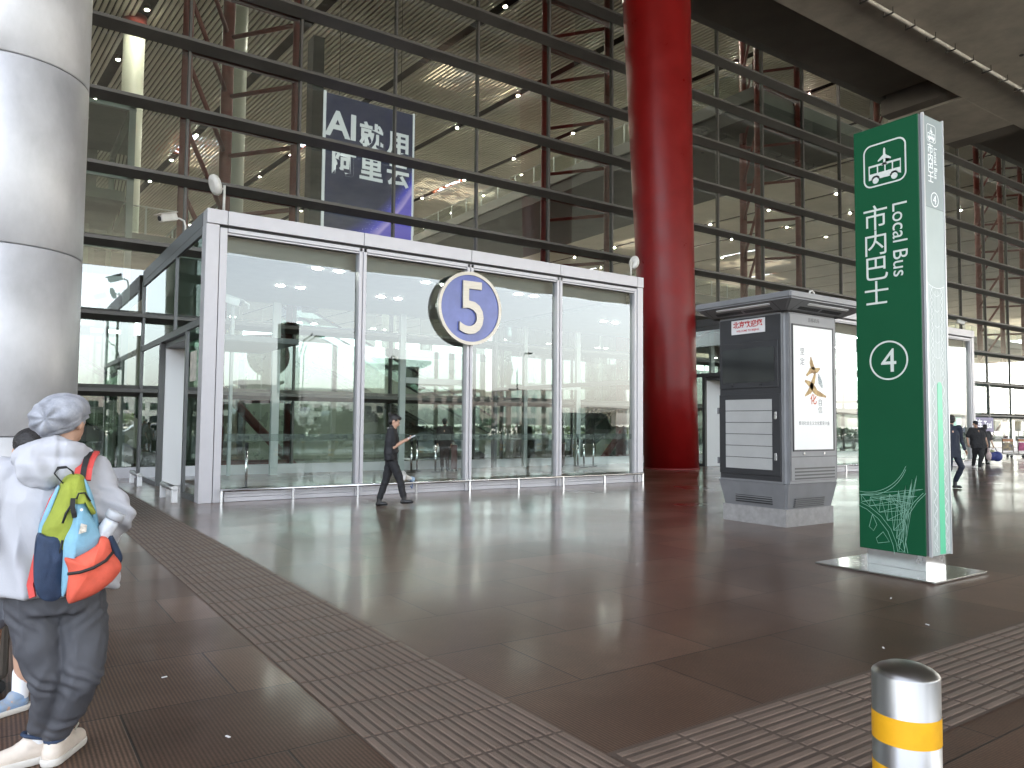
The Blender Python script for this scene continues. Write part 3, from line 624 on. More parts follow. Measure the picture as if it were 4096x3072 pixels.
# soffit strips and vents: frames on the sloping soffits
def soffit(face):
    # slope vector from the inner to the outer edge
    if face == 'Y': ex, out = V((1, 0, 0)), V((0, -.285, .14)); o0 = V(((KX + KX1) / 2, KY - .06, 3.335)); half = .62
    else: ex, out = V((0, -1, 0)), V((-.285, 0, .14)); o0 = V((KX - .06, (KY + KY1) / 2, 3.335)); half = .60
    u = out.normalized(); n = ex.cross(u).normalized()
    if n.z > 0: n = -n
    return Matrix((( ex.x, u.x, n.x, o0.x), (ex.y, u.y, n.y, o0.y), (ex.z, u.z, n.z, o0.z), (0, 0, 0, 1))), half
for f in 'YX':
    M, hf = soffit(f)
    MB().mesh(flat(rrect(2 * hf * .86, .045, .02), .008), M @ Matrix.Translation((.06, .215, .001))).build("light_strip", mat("frosted light strip", (.75, .75, .73), .4), ks)
    v = MB()
    for k in range(46):
        u0 = -hf + .06 + k * (2 * hf - .12) / 46
        if abs(k - 22.5) < 1: continue
        v.mesh(flat([(u0, .06), (u0 + .014, .06), (u0 + .014, .135), (u0, .135)], .002), M)
    v.build("vent", dark, ks)
    v = MB(); v.mesh(strip(rrect(2 * hf + .1, .27, .01), .008, .002, True), M @ Matrix.Translation((0, .155, .0))); v.build("seam", dark, ks)
# face towards -X: panel darkened for that side's shade, with sign, screen and slatted door
kx = KX - .004
MB().box(kx - .004, kx + .002, 7.235, 8.41, .70, 3.30).build("shaded_face", kd, ks)
sb = MB().box(kx - .016, kx - .0045, 7.51, 8.165, 3.045, 3.275, .003).build("welcome_sign", mat("sign white", (.62, .61, .60), .45), ks)
m = MB(); m.mesh(text_mesh("北京欢迎您", .115, .001, weight=.0035), onX(kx - .0165, 7.84, 3.19)); m.mesh(text_mesh("WELCOME TO BEIJING", .044, .001, weight=.001), onX(kx - .0165, 7.84, 3.095)); m.build("lettering", mat("red lettering", (.42, .03, .03), .5), sb)
sf = MB().box(kx - .022, kx - .0045, 7.27, 8.41, 2.16, 2.90, .006).build("screen_frame", kd, ks)
MB().box(kx - .026, kx - .0225, 7.335, 8.35, 2.25, 2.80).build("screen", mat("dark screen", (.01, .011, .012), .08), sf)
for y in (7.6, 8.15): MB().lathe([(.02, 0), (.02, .012)], (0, 0, 0), 12, M=onX(kx - .0225, y, 2.205)).build("lock", dark, sf)
dr = MB().box(kx - .02, kx - .0045, 7.24, 8.42, .78, 2.06, .005).build("cabinet_door", kd, ks)
m = MB()
for k in range(6):
    z0 = .865 + k * .186; m.box(kx - .03, kx - .0205, 7.385, 8.285, z0 + .004, z0 + .182, .003)
m.build("slat_panel", mat("grey slats", (.36, .36, .345), .45, var=.06, vscale=3), dr)
for z in (1.72, 1.08): MB().box(kx - .034, kx - .0205, 7.30, 7.345, z - .06, z + .06, .004).build("latch", steel, dr)
for z in (1.80, .98): MB().box(kx - .03, kx - .0045, 8.425, 8.46, z - .05, z + .05).build("hinge", kg, ks)
m = MB()
for k in range(4): m.box(kx - .002 + .045, kx + .06, 7.45, 8.15, .33 + k * .035, .345 + k * .035)
m.build("skirt_louvre", dark, ks)
# face towards -Y: poster case
ky = KY - .004
MB().box(10.09, 11.31, ky - .006, ky + .002, .70, 3.32).build("poster_face", kg, ks)
m = MB(); m.mesh(strip([(10.10, .71), (11.30, .71), (11.30, 3.31), (10.10, 3.31)], .008, .001, True), onY(0, ky - .0065, 0)); m.mesh(strip([(10.11, 1.08), (11.29, 1.08)], .008, .001), onY(0, ky - .0065, 0)); m.build("seam", dark, ks)
MB().box(10.145, 10.165, ky - .02, ky - .0065, 1.165, 3.15).box(11.205, 11.23, ky - .02, ky - .0065, 1.165, 3.15).box(10.165, 11.205, ky - .02, ky - .0065, 3.125, 3.15).box(10.165, 11.205, ky - .02, ky - .0065, 1.165, 1.19).build("poster_frame", kd, ks)
po = MB().box(10.165, 11.205, ky - .012, ky - .0066, 1.19, 3.125).build("poster", mat("poster paper", (.82, .82, .79), .35, var=.03, vscale=1), ks)
m = MB(); f = lambda x, z: onY(x, ky - .0125, z)
for ch, x, z in (("坚", 10.40, 2.72), ("定", 10.40, 2.56)): m.mesh(text_mesh(ch, .12, .0005), f(x, z))
for ch, x, z in (("自", 10.86, 1.93), ("信", 10.86, 1.81)): m.mesh(text_mesh(ch, .12, .0005), f(x, z))
m.mesh(text_mesh("推动社会主义文化繁荣兴盛", .068, .0005), f(10.70, 1.60)); m.build("small_lettering", mat("grey ink", (.16, .16, .16), .6), po)
# the big brush character: strokes of uneven width
m = MB(); bo = onY(10.66, ky - .0125, 2.25)
def brush(pts, w0):
    g = MB(); n = 14; Ls = []
    P = [V((x, y, 0)) for x, y in pts]
    for i in range(n + 1):
        t = i / n * (len(P) - 1); k = min(int(t), len(P) - 2); q = P[k].lerp(P[k + 1], t - k)
        d = (P[k + 1] - P[k]).normalized(); nn = V((-d.y, d.x, 0)) * w0 * (.25 + .75 * sin(pi * min(.98, max(.04, i / n)))) * (1 + .3 * noise.noise(V((i * .7, w0 * 40, pts[0][0] * 9)))) / 2
        Ls.append((g.bm.verts.new(q + nn + V((0, 0, .0008))), g.bm.verts.new(q - nn + V((0, 0, .0008)))))
    for A_, B_ in zip(Ls, Ls[1:]): g.bm.faces.new((A_[0], A_[1], B_[1], B_[0]))
    bmesh.ops.recalc_face_normals(g.bm, faces=g.bm.faces); me = bpy.data.meshes.new("b"); g.bm.to_mesh(me); g.bm.free(); return me
m.mesh(brush([(-.04, .40), (-.02, .28), (.06, .20)], .09), bo); m.mesh(brush([(-.16, .10), (-.02, .20), (.10, .19), (.20, .23)], .10), bo)
m.mesh(brush([(.08, .17), (.02, .02), (-.06, -.13), (-.20, -.22)], .10), bo); m.mesh(brush([(-.2, .02), (-.04, -.04), (.10, -.16), (.36, -.22)], .11), bo)
m.build("brush_character", mat("orange ink", (.62, .30, .12), .6, var=.6, vscale=9, vcol=(.72, .52, .22)), po)
m = MB(); m.mesh(text_mesh("化", .17, .0006, weight=.004), f(10.68, 1.97)); m.build("red_character", mat("red ink", (.55, .15, .08), .6), po)
m = MB(); m.mesh(brush([(.16, .14), (.2, .02), (.26, -.08)], .09), bo); m.build("ink_landscape", mat("blue ink", (.25, .42, .45), .6, var=.7, vscale=40, vcol=(.7, .72, .7)), po)
m = MB(); m.mesh(text_mesh("首都机场", .075, .0005), onY(10.72, ky - .0068, 3.235)); m.build("header_lettering", mat("dim lettering", (.05, .05, .05), .5), ks)
for x in (10.42, 10.95): MB().lathe([(.022, 0), (.022, .014)], (0, 0, 0), 14, M=onY(x, ky - .0068, 1.13)).build("lock", steel, ks)
m = MB()
for k in range(4): m.box(10.19, 11.24, ky - .012, ky - .0066, .73 + k * .052, .755 + k * .052)
m.build("louvre", mat("louvre dark", (.06, .06, .06), .5), ks)
m = MB()
for k in range(5): m.box(10.24, 11.0, ky + .04 - k * .006, ky + .07, .30 + k * .03, .315 + k * .03)
m.build("skirt_louvre", mat("louvre dark", (.06, .06, .06), .5), ks)
dc = thing("dome_camera", "small dome camera on a gooseneck on top of the grey kiosk", "camera", (11.0, 7.3, 3.58))
MB().tube([(10.92, 7.35, 3.575), (10.92, 7.35, 3.72), (10.95, 7.35, 3.77), (11.0, 7.35, 3.78), (11.05, 7.35, 3.75), (11.06, 7.35, 3.70)], .016, 8).build("gooseneck", wp, dc)
MB().lathe([(.03, 3.70), (.065, 3.69), (.07, 3.64), (.06, 3.635)], (11.06, 7.35, 0), 20).build("housing", wp, dc)
MB().lathe([(.05, 3.634), (.045, 3.60), (.025, 3.582), (.004, 3.578)], (11.06, 7.35, 0), 20).build("dome", mat("smoked dome", (.02, .02, .02), .08), dc)
# ---------------------------------------------------------------- bollards along the kerb
bsteel = mat("bollard steel", (.27, .265, .26), .34, 1, rvar=.08, vscale=2, stretch=(6, 6, .3)); yel = mat("yellow reflective tape", (.72, .36, .012), .4, var=.12, vscale=6)
bl = thing("bollard", "stainless steel bollard with two yellow bands at the lower right", "bollard", (2.64, 1.42, 0), 0, "bollards along the kerb")
rb = .108
MB().lathe([(rb + .03, .0), (rb + .03, .012), (rb, .014), (rb, .698), (rb - .003, .704), (rb - .018, .716), (rb - .045, .728), (rb - .08, .735), (.004, .738)], (2.64, 1.42, 0), 64).build("post", bsteel, bl)
MB().lathe([(rb + .0012, .478), (rb + .0012, .570)], (2.64, 1.42, 0), 64, caps=False).build("tape", yel, bl)
MB().lathe([(rb + .0012, .295), (rb + .0012, .402)], (2.64, 1.42, 0), 64, caps=False).build("tape", yel, bl)
for k in range(1, 12):
    o = copy_tree(bl); o.location = (2.64 + 2.1 * k, 1.42, 0); o["label"] = "stainless bollard with yellow bands standing in the kerb row out of the picture"
# ---------------------------------------------------------------- people: blended bodies grown from tapered limbs
class Blob:
    def __init__(s): s.m = MB()
    def cap(s, p0, r0, p1, r1, n=14, fl=None):
        p0, p1 = V(p0), V(p1); d = (p1 - p0); L = d.length; q = d.to_track_quat('Z', 'Y').to_matrix().to_4x4()
        b = bmesh.new(); rings = []
        prof = [(r0 * cos(t), -r0 * sin(t)) for t in (1.35, .9, .45, 0)] + [(r1 * cos(t), L + r1 * sin(t)) for t in (0, .45, .9, 1.35)]
        for r, z in prof: rings.append([b.verts.new((r * cos(2 * pi * k / n) * (fl or 1), r * sin(2 * pi * k / n), z)) for k in range(n)])
        for A, B in zip(rings, rings[1:]):
            for k in range(n): b.faces.new((A[k], A[(k + 1) % n], B[(k + 1) % n], B[k]))
        b.faces.new(rings[0][::-1]); b.faces.new(rings[-1]); s.m.add(b, Matrix.Translation(p0) @ q); return s
    def chain(s, pts, rs):
        for (a, ra), (b, rb) in zip(list(zip(pts, rs)), list(zip(pts, rs))[1:]): s.cap(a, ra, b, rb)
        return s
    def ell(s, c, r, rot=None):
        b = bmesh.new(); bmesh.ops.create_icosphere(b, subdivisions=3, radius=1)
        M = Matrix.Translation(V(c)) @ (rot.to_4x4() if rot is not None else Matrix()) @ Matrix.Diagonal((*r, 1)); s.m.add(b, M); return s
    def loft(s, rings, n=28, pw=2.4):
        b = bmesh.new(); L = []
        for c, rx, ry in rings:
            row = []
            for k in range(n):
                t = 2 * pi * k / n; cx_, sx = cos(t), sin(t)
                row.append(b.verts.new((c[0] + rx * math.copysign(abs(cx_) ** (2 / pw), cx_), c[1] + ry * math.copysign(abs(sx) ** (2 / pw), sx), c[2])))
            L.append(row)
        for A, B in zip(L, L[1:]):
            for k in range(n): b.faces.new((A[k], A[(k + 1) % n], B[(k + 1) % n], B[k]))
        b.faces.new(L[0][::-1]); b.faces.new(L[-1]); s.m.add(b); return s
    def grow(s, name, m, parent, voxel=.012, smooth=4, fold=0., fscale=(7, 7, 3), seed=0., cut=None, world=False):
        bmesh.ops.recalc_face_normals(s.m.bm, faces=s.m.bm.faces)
        me = bpy.data.meshes.new(name); s.m.bm.to_mesh(me); s.m.bm.free()
        o = bpy.data.objects.new(name, me); COL.objects.link(o); md = o.modifiers.new("r", 'REMESH'); md.mode = 'VOXEL'; md.voxel_size = voxel
        dg = bpy.context.evaluated_depsgraph_get(); me2 = bpy.data.meshes.new_from_object(o.evaluated_get(dg)); bpy.data.objects.remove(o); bpy.data.meshes.remove(me)
        b = bmesh.new(); b.from_mesh(me2); bpy.data.meshes.remove(me2)
        for _ in range(smooth): bmesh.ops.smooth_vert(b, verts=b.verts, factor=.5, use_axis_x=True, use_axis_y=True, use_axis_z=True)
        b.normal_update()
        if fold:
            for v in b.verts:
                p = V((v.co.x * fscale[0] + seed, v.co.y * fscale[1], v.co.z * fscale[2]))
                f = noise.noise(p) + .5 * noise.noise(p * 2.3) ; f = -abs(f) * 1.6 + .4
                v.co += v.normal * f * fold
        if callable(cut): cut(b)
        me = bpy.data.meshes.new(name)
        if world: bmesh.ops.transform(b, matrix=rootmat(parent), verts=b.verts)
        b.to_mesh(me); b.free(); me.materials.append(m); me.polygons.foreach_set("use_smooth", [True] * len(me.polygons))
        o = bpy.data.objects.new(name, me); link(o, parent); return o
def hand(B, w, d, nrm, curl=.5, side=1, s=1.):
    # wrist, pointing direction, palm normal (the fingers bend towards it), thumb on +side of d x nrm
    w, d, nrm = V(w), V(d).normalized(), V(nrm).normalized(); x = d.cross(nrm).normalized() * side; nrm = (nrm - d * nrm.dot(d)).normalized()
    B.cap(w, .026 * s, w + d * .05 * s, .028 * s); k = w + d * .085 * s
    for i in range(4): B.cap(w + d * .02 * s + x * (.018 - .012 * i) * s, .014 * s, k + x * (.030 - .02 * i) * s, .0125 * s)
    for i, L in enumerate((.068, .078, .072, .056)):
        p = k + x * (.030 - .02 * i) * s; dd = d; r = .0095 * s
        for j, fr in enumerate((.45, .32, .23)):
            an = curl * (.7 + .5 * j); dd = (dd * cos(an) + nrm * sin(an)).normalized(); q = p + dd * L * fr * s; B.cap(p, r, q, r * .9, 8); p = q; r *= .9
    t0 = w + d * .025 * s + x * .026 * s; t1 = t0 + (x * .65 + d * .7 + nrm * .3).normalized() * .042 * s; t2 = t1 + (d * .8 + nrm * .5 * curl + x * .1).normalized() * .034 * s
    B.cap(t0, .014 * s, t1, .0115 * s, 8).cap(t1, .011 * s, t2, .009 * s, 8)
skinM = mat("skin", (.50, .30, .21), .5, var=.12, vscale=14)
hairM = mat("black hair", (.012, .010, .010), .45, bump=.4, bscale=120)
blk = mat("black cloth", (.011, .011, .013), .75, bump=.2, bscale=300); blk2 = mat("black leather", (.012, .012, .012), .4)
def head(B, c, yaw, pitch=0., s=1.):
    Rm = (Matrix.Rotation(yaw, 3, 'Z') @ Matrix.Rotation(pitch, 3, 'X')); c = V(c); P = lambda x, y, z: c + Rm @ V((x * s, y * s, z * s))
    # local -y is the face
    B.ell(c + Rm @ V((0, .012, .025)) * s, (.073 * s, .092 * s, .085 * s), Rm); B.ell(P(0, -.022, -.035), (.056 * s, .066 * s, .078 * s), Rm)
    B.ell(P(0, -.052, -.095), (.026 * s, .022 * s, .02 * s), Rm); B.ell(P(0, -.088, -.03), (.013 * s, .018 * s, .022 * s), Rm); B.cap(P(0, -.075, .01), .010 * s, P(0, -.092, -.03), .012 * s, 8)
    B.ell(P(0, -.078, -.064), (.022 * s, .012 * s, .008 * s), Rm)
    for sx in (-1, 1): B.ell(P(sx * .076, .012, -.012), (.012 * s, .02 * s, .032 * s), Rm); B.ell(P(sx * .03, -.062, -.02), (.022 * s, .02 * s, .022 * s), Rm)
    return P, Rm
def figure(name, label, loc, rz, J, top, bottom, shoe, hairc=None, group=None, short=False, yaw=0., pitch=0., cap_=None, hands=(.5, .5), hdir=None, voxel=.012, bulk=1., hs=1., jacket=False, hair_bun=False, long=False):
    t = thing(name, label, "person", loc, rz, group); q = {k: V(v) for k, v in J.items()}
    B = Blob(); P, Rm = head(B, q['head'], yaw, pitch, hs)
    mid = (q['shL'] + q['shR']) / 2; pel = (q['hipL'] + q['hipR']) / 2
    B.cap(mid + V((0, 0, -.02)), .055, q['head'] + V((0, .01, -.06)), .05); B.cap(mid + V((0, 0, -.1)), .10 * bulk, pel, .10 * bulk)
    for s, k in ((-1, 'L'), (1, 'R')):
        B.cap(mid, .05, q['sh' + k], .05).cap(q['sh' + k], .046, q['el' + k], .036).cap(q['el' + k], .036, q['wr' + k], .026)
        hd = hdir[k] if hdir else ((q['wr' + k] - q['el' + k]), (-s, 0, 0))
        hand(B, q['wr' + k], hd[0], hd[1], hands[0 if k == 'L' else 1], hd[2] if len(hd) > 2 else -s)
        B.cap(pel, .08, q['hip' + k], .07).cap(q['hip' + k], .07, q['kn' + k], .05).cap(q['kn' + k], .05, q['an' + k], .035)
    B.grow("body", skinM, t, min(voxel, .008), 2)
    ev = MB()
    for sx in (-1, 1): ev.add((lambda b: (bmesh.ops.create_icosphere(b, subdivisions=2, radius=.009 * hs), b)[1])(bmesh.new()), Matrix.Translation(P(sx * .03, -.083, -.002)))
    me = bpy.data.meshes.new("eyes"); ev.bm.to_mesh(me); ev.bm.free(); me.materials.append(dark); link(bpy.data.objects.new("eyes", me), t)
    # top
    B = Blob(); w_ = (q['shR'] - q['shL']).length / 2; dx = abs(q['shR'].x - q['shL'].x) / 2 / max(w_, .01)
    rx = max(.115, w_ * dx * 1.0) * bulk; ry = max(.105, w_ * (1 - dx) * .95 + .1) * bulk; hem = pel.z - (.14 if jacket else -.02)
    wst = pel.lerp(mid, .35)
    B.loft([((pel.x, pel.y, hem), rx * 1.0, ry * 1.08), ((pel.x, pel.y, pel.z + .03), rx * 1.0, ry * 1.05), ((wst.x, wst.y, wst.z), rx * .92, ry * .98), ((mid.x, mid.y, mid.z - .2), rx * 1.02, ry * 1.06), ((mid.x, mid.y, mid.z - .07), rx * .86, ry * .9), ((mid.x, mid.y, mid.z + .035), rx * .5, ry * .55)])
    B.cap(mid + V((0, .005, .02)), .068, mid + V((0, 0, .055)), .06)
    for k in 'LR':
        B.cap(mid + V((0, 0, -.03)), .07 * bulk, q['sh' + k], .068 * bulk); e = q['sh' + k].lerp(q['el' + k], .78 if short else 1.0); B.cap(q['sh' + k], .068 * bulk, e, (.064 if short else .054) * bulk)
        if not short: B.cap(q['el' + k], .054 * bulk, q['el' + k].lerp(q['wr' + k], .93), .042)
    B.grow("jacket" if jacket else "shirt", top, t, voxel, 3, .009, (9, 9, 5))
    # trousers
    B = Blob(); B.loft([((pel.x, pel.y, pel.z - .10), rx * .92, ry * .98), ((pel.x, pel.y, pel.z + .05), rx * .95, ry * 1.0), ((pel.x, pel.y, pel.z + .11), rx * .9, ry * .95)])
    for k in 'LR':
        hp = q['hip' + k] + V((0, 0, -.04)); B.cap(hp, .098 * bulk, q['kn' + k], .074).cap(q['kn' + k], .074, q['an' + k] + (q['kn' + k] - q['an' + k]) * .12, .062)
    B.grow("trousers", bottom, t, voxel, 3, .010, (8, 8, 7), 3.)
    for k in 'LR':
        B = Blob(); a_, b_ = q['an' + k], q['toe' + k]; f = (b_ - a_); f.z = 0; f.normalize(); base = V((a_.x, a_.y, b_.z)) if abs(a_.z - b_.z) < .16 else a_ - (a_ - b_) * .3
        B.cap(base - f * .03 + V((0, 0, .0)), .038, b_ - f * .03, .036).cap(a_ + V((0, 0, .03)), .05, base, .042).cap(base - f * .035 + V((0, 0, -.012)), .032, b_ + V((0, 0, -.008)), .026)
        B.grow("shoe", shoe, t, .008, 2)
    if hairc:
        B = Blob(); c = q['head']
        B.ell(c + Rm @ V((0, .022, .038)) * hs, (.083 * hs, .094 * hs, .084 * hs), Rm); B.ell(c + Rm @ V((0, .055, -.02)) * hs, (.07 * hs, .055 * hs, .07 * hs), Rm)
        B.ell(c + Rm @ V((0, -.055, .075)) * hs, (.062 * hs, .04 * hs, .035 * hs), Rm)
        if long: B.ell(c + Rm @ V((0, .045, -.06)) * hs, (.078 * hs, .055 * hs, .06 * hs), Rm)
        if hair_bun: B.ell(c + Rm @ V((0, .125, .075)) * hs, (.04, .04, .042), Rm)
        B.grow("hair", hairc, t, .008, 2, .006, (30, 30, 12))
    if cap_:
        B = Blob(); c = q['head']; B.ell(c + Rm @ V((0, .008, .055)) * hs, (.086, .098, .07), Rm); B.cap(c + Rm @ V((-.035, -.10, .04)), .02, c + Rm @ V((.035, -.10, .04)), .02, fl=.5).cap(c + Rm @ V((-.03, -.14, .03)), .012, c + Rm @ V((.03, -.14, .03)), .012)
        B.grow("cap", cap_, t, .008, 2)
    return t, q, Rm
CAMRZ = R(-34.44)
# ---------------------------------------------------------------- man in the foreground, seen from behind
hood = mat("white hoodie", (.43, .43, .455), .8, var=.05, vscale=3, bump=.12, bscale=200)
slate = mat("slate trousers", (.062, .063, .072), .7, var=.14, vscale=6, bump=.15, bscale=250)
hatM = mat("grey jersey hat", (.27, .28, .31), .85, var=.28, vscale=16, bump=.2, bscale=300, vcol=(.40, .41, .45))
sock = mat("white sock", (.72, .72, .74), .85); shoeM = mat("cream shoe", (.62, .54, .46), .7, var=.1, vscale=12); navy = mat("navy cloth", (.018, .035, .075), .75, var=.25, vscale=10, bump=.2, bscale=200)
mn = thing("person", "person in white hoodie, grey slouch hat and slate trousers walking away with a colourful backpack", "person", (.26, 4.15, 0))
B = Blob(); P_, Rm_ = head(B, (.268, 4.08, 1.548), R(180 - 38), R(-14), 1.02)
B.cap((.235, 4.08, 1.38), .068, (.262, 4.09, 1.49), .062)
B.cap((.24, 4.1, 1.3), .10, (.26, 4.12, .88), .11)
for pts, rs in (([(.22, 4.1, 1.33), (.40, 4.09, 1.30), (.478, 4.05, 1.09), (.44, 4.20, .965)], (.06, .055, .042, .032)), ([(.22, 4.1, 1.33), (.05, 4.09, 1.30), (-.05, 4.05, 1.07), (-.02, 4.24, .93)], (.06, .055, .042, .032))): B.chain(pts, rs)
hand(B, (.44, 4.20, .965), (-.1, .9, -.25), (-1, 0, -.2), .5, -1); hand(B, (-.02, 4.24, .93), (.1, .9, -.3), (1, 0, -.2), .5, 1)
for pts, rs in (([(.26, 4.12, .88), (.355, 4.12, .76), (.365, 4.08, .41), (.30, 4.20, .10), (.33, 4.26, .05)], (.09, .08, .055, .037, .03)), ([(.26, 4.12, .88), (.17, 4.12, .76), (.235, 4.10, .41), (.225, 4.24, .13), (.17, 4.22, .05)], (.09, .08, .055, .037, .03))): B.chain(pts, rs)
B.grow("body", skinM, mn, .0075, 2, world=True)
# hoodie
B = Blob()
B.loft([((.275, 4.12, .785), .245, .175), ((.27, 4.12, .80), .25, .18), ((.26, 4.12, .92), .236, .172), ((.25, 4.11, 1.05), .222, .165), ((.24, 4.1, 1.2), .222, .16), ((.232, 4.1, 1.3), .20, .135), ((.232, 4.09, 1.37), .13, .10), ((.236, 4.085, 1.405), .085, .08)], 36, 2.3)
B.chain([(.235, 4.1, 1.33), (.395, 4.09, 1.312), (.475, 4.04, 1.10), (.455, 4.19, .985)], (.07, .078, .068, .052)); B.chain([(.23, 4.1, 1.33), (.055, 4.09, 1.312), (-.055, 4.05, 1.07), (-.02, 4.22, .95)], (.07, .078, .068, .052))
B.chain([(.405, 4.075, 1.27), (.49, 4.03, 1.12), (.485, 4.06, 1.08), (.46, 4.17, 1.0)], (.07, .07, .066, .052))
def hoodfold(b):
    for v in b.verts:
        x, y, z = v.co
        if z < 1.27 and y < 4.12:
            v.co.y += .015 * sin(x * 50 + 3 * sin(z * 6) + 1.2) * min(1, (1.27 - z) * 4)
        if x > .36:
            v.co += v.normal * .006 * sin(z * 88 + x * 40 + 25 * y) * (1 if z < 1.25 else .3)
hb = B.grow("hoodie", hood, mn, .0085, 4, .010, (8, 8, 3), 1., hoodfold, world=True)
B = Blob()   # the hood lying on the shoulders
for k in range(13):
    a_ = R(205 + 130 * k / 12) ; B.ell((.232 + .125 * cos(a_), 4.075 + .105 * sin(a_), 1.385 + .03 * sin(R(180 * k / 12))), (.05, .042, .05))
B.loft([((.205, 3.985, 1.245), .045, .018), ((.205, 3.97, 1.265), .085, .035), ((.21, 3.962, 1.31), .122, .048), ((.215, 3.97, 1.36), .135, .055), ((.225, 4.0, 1.405), .125, .05), ((.232, 4.03, 1.43), .09, .04)], 28, 2.2)
B.cap((.12, 4.03, 1.40), .042, (.225, 3.99, 1.45), .036).cap((.225, 3.99, 1.45), .036, (.335, 4.04, 1.395), .04)
def hoodpleat(b):
    for v in b.verts:
        x, y, z = v.co
        if y < 4.02:
            v.co.y += .010 * sin((x - .21) * 42 / (.55 + abs(z - 1.24) * 4) + 20 * (z - 1.3)) + (.012 * math.exp(-((x - .245) / .012) ** 2))
B.grow("hood", hood, hb, .0075, 3, .009, (10, 10, 6), 4., hoodpleat, world=True)
# trousers
B = Blob()
B.loft([((.262, 4.125, .70), .185, .145), ((.262, 4.12, .78), .195, .155), ((.262, 4.12, .86), .19, .15), ((.262, 4.12, .93), .18, .14)], 32, 2.2)
B.chain([(.355, 4.12, .745), (.378, 4.09, .56), (.372, 4.06, .41), (.335, 4.11, .27), (.288, 4.19, .125)], (.108, .100, .086, .074, .054)); B.chain([(.17, 4.12, .745), (.20, 4.10, .56), (.243, 4.09, .41), (.247, 4.15, .27), (.232, 4.22, .155)], (.106, .094, .076, .066, .052))
def knee(b):
    for v in b.verts:
        x, y, z = v.co; k = math.exp(-((z - .40) / .07) ** 2); c = math.exp(-((z - .68) / .05) ** 2); f = math.exp(-((z - .17) / .06) ** 2)
        v.co += v.normal * (.0055 * k * sin(z * 105 + x * 75 + 4 * noise.noise(v.co * 12)) + .004 * c * sin(z * 110 - abs(x - .26) * 90) + .004 * f * sin(z * 110 + x * 40 + 5 * noise.noise(v.co * 9)))
B.grow("trousers", slate, mn, .0085, 3, .011, (9, 9, 4), 2., knee, world=True)
for nm, a_, top_, d_ in (("R", (.298, 4.20, 0), (.296, 4.195, .17), (.55, .83, 0)), ("L", (.222, 4.235, 0), (.225, 4.23, .19), (-.80, -.15, 0))):
    a_ = V(a_); d_ = V(d_).normalized()
    B = Blob().cap(a_ + V((0, 0, .07)), .042, top_, .045); B.grow("sock", sock, mn, .006, 2, .003, (20, 20, 40), world=True)
    B = Blob(); B.cap(a_ - d_ * .035 + V((0, 0, .050)), .046, a_ + d_ * .06 + V((0, 0, .062)), .046).cap(a_ + d_ * .05 + V((0, 0, .055)), .046, a_ + d_ * .165 + V((0, 0, .042)), .038).cap(a_ - d_ * .03 + V((0, 0, .08)), .044, a_ + d_ * .03 + V((0, 0, .085)), .044)
    sh_ = B.grow("shoe", shoeM, mn, .006, 2, world=True)
    B = Blob(); B.cap(a_ - d_ * .04 + V((0, 0, .022)), .05, a_ + d_ * .16 + V((0, 0, .022)), .045)
    def flatten(b):
        for v in b.verts: v.co.z = max(.001, min(.034, v.co.z))
    B.grow("sole", mat("off white sole", (.60, .57, .52), .6), sh_, .006, 1, cut=flatten, world=True)
    side = V((-d_.y, d_.x, 0)); c_ = a_ + d_ * .01 + V((0, 0, .128))
    MB().tube([tuple(a_ + d_ * (.062 * cos(R(k * 30)) + .0) + side * .047 * sin(R(k * 30)) + V((0, 0, .118 + .018 * cos(R(k * 30))))) for k in range(13)], .009, 8).build("collar", navy, sh_)
    if nm == 'R': MB().tube([tuple(a_ + d_ * .085 + side * x + V((0, 0, .112 + z))) for x, z in ((-.03, -.01), (-.045, .02), (-.02, .035), (.0, .0), (.03, .03), (.05, .005))], .004, 6).build("lace", mat("lace", (.6, .58, .5), .8), sh_)
# hat
B = Blob(); hr = Matrix.Rotation(R(-27), 3, 'Y') @ Matrix.Rotation(R(10), 3, 'X')
B.ell((.244, 4.06, 1.580), (.110, .122, .088), hr); B.ell((.205, 4.03, 1.555), (.082, .095, .080), hr); B.ell((.285, 4.09, 1.59), (.085, .105, .075), hr)
kn = V((.183, 3.965, 1.555))
def pleats(b):
    for v in b.verts:
        d = v.co - kn; r = d.length; an = math.atan2(d.z, d.x)
        v.co += v.normal * (.0055 * sin(an * 7 + .8 * sin(r * 30)) * math.exp(-((r - .05) / .06) ** 2) - .014 * math.exp(-(r / .022) ** 2))
        n_ = hr.inverted() @ (v.co - V((.244, 4.06, 1.58)))
        v.co += v.normal * (.0035 * noise.noise(v.co * 17) + .0015 * noise.noise(v.co * 40))
        if n_.z < -.045: v.co += v.normal * (.005 * sin(n_.z * 260 + 8 * noise.noise(v.co * 9)))
hat = B.grow("slouch_hat", hatM, mn, .0055, 3, 0, cut=pleats, world=True)
MB().tube([(kn.x - .004, kn.y - .004, kn.z), (kn.x + .002, kn.y + .004, kn.z + .008)], .006, 8).build("knot", hatM, hat)
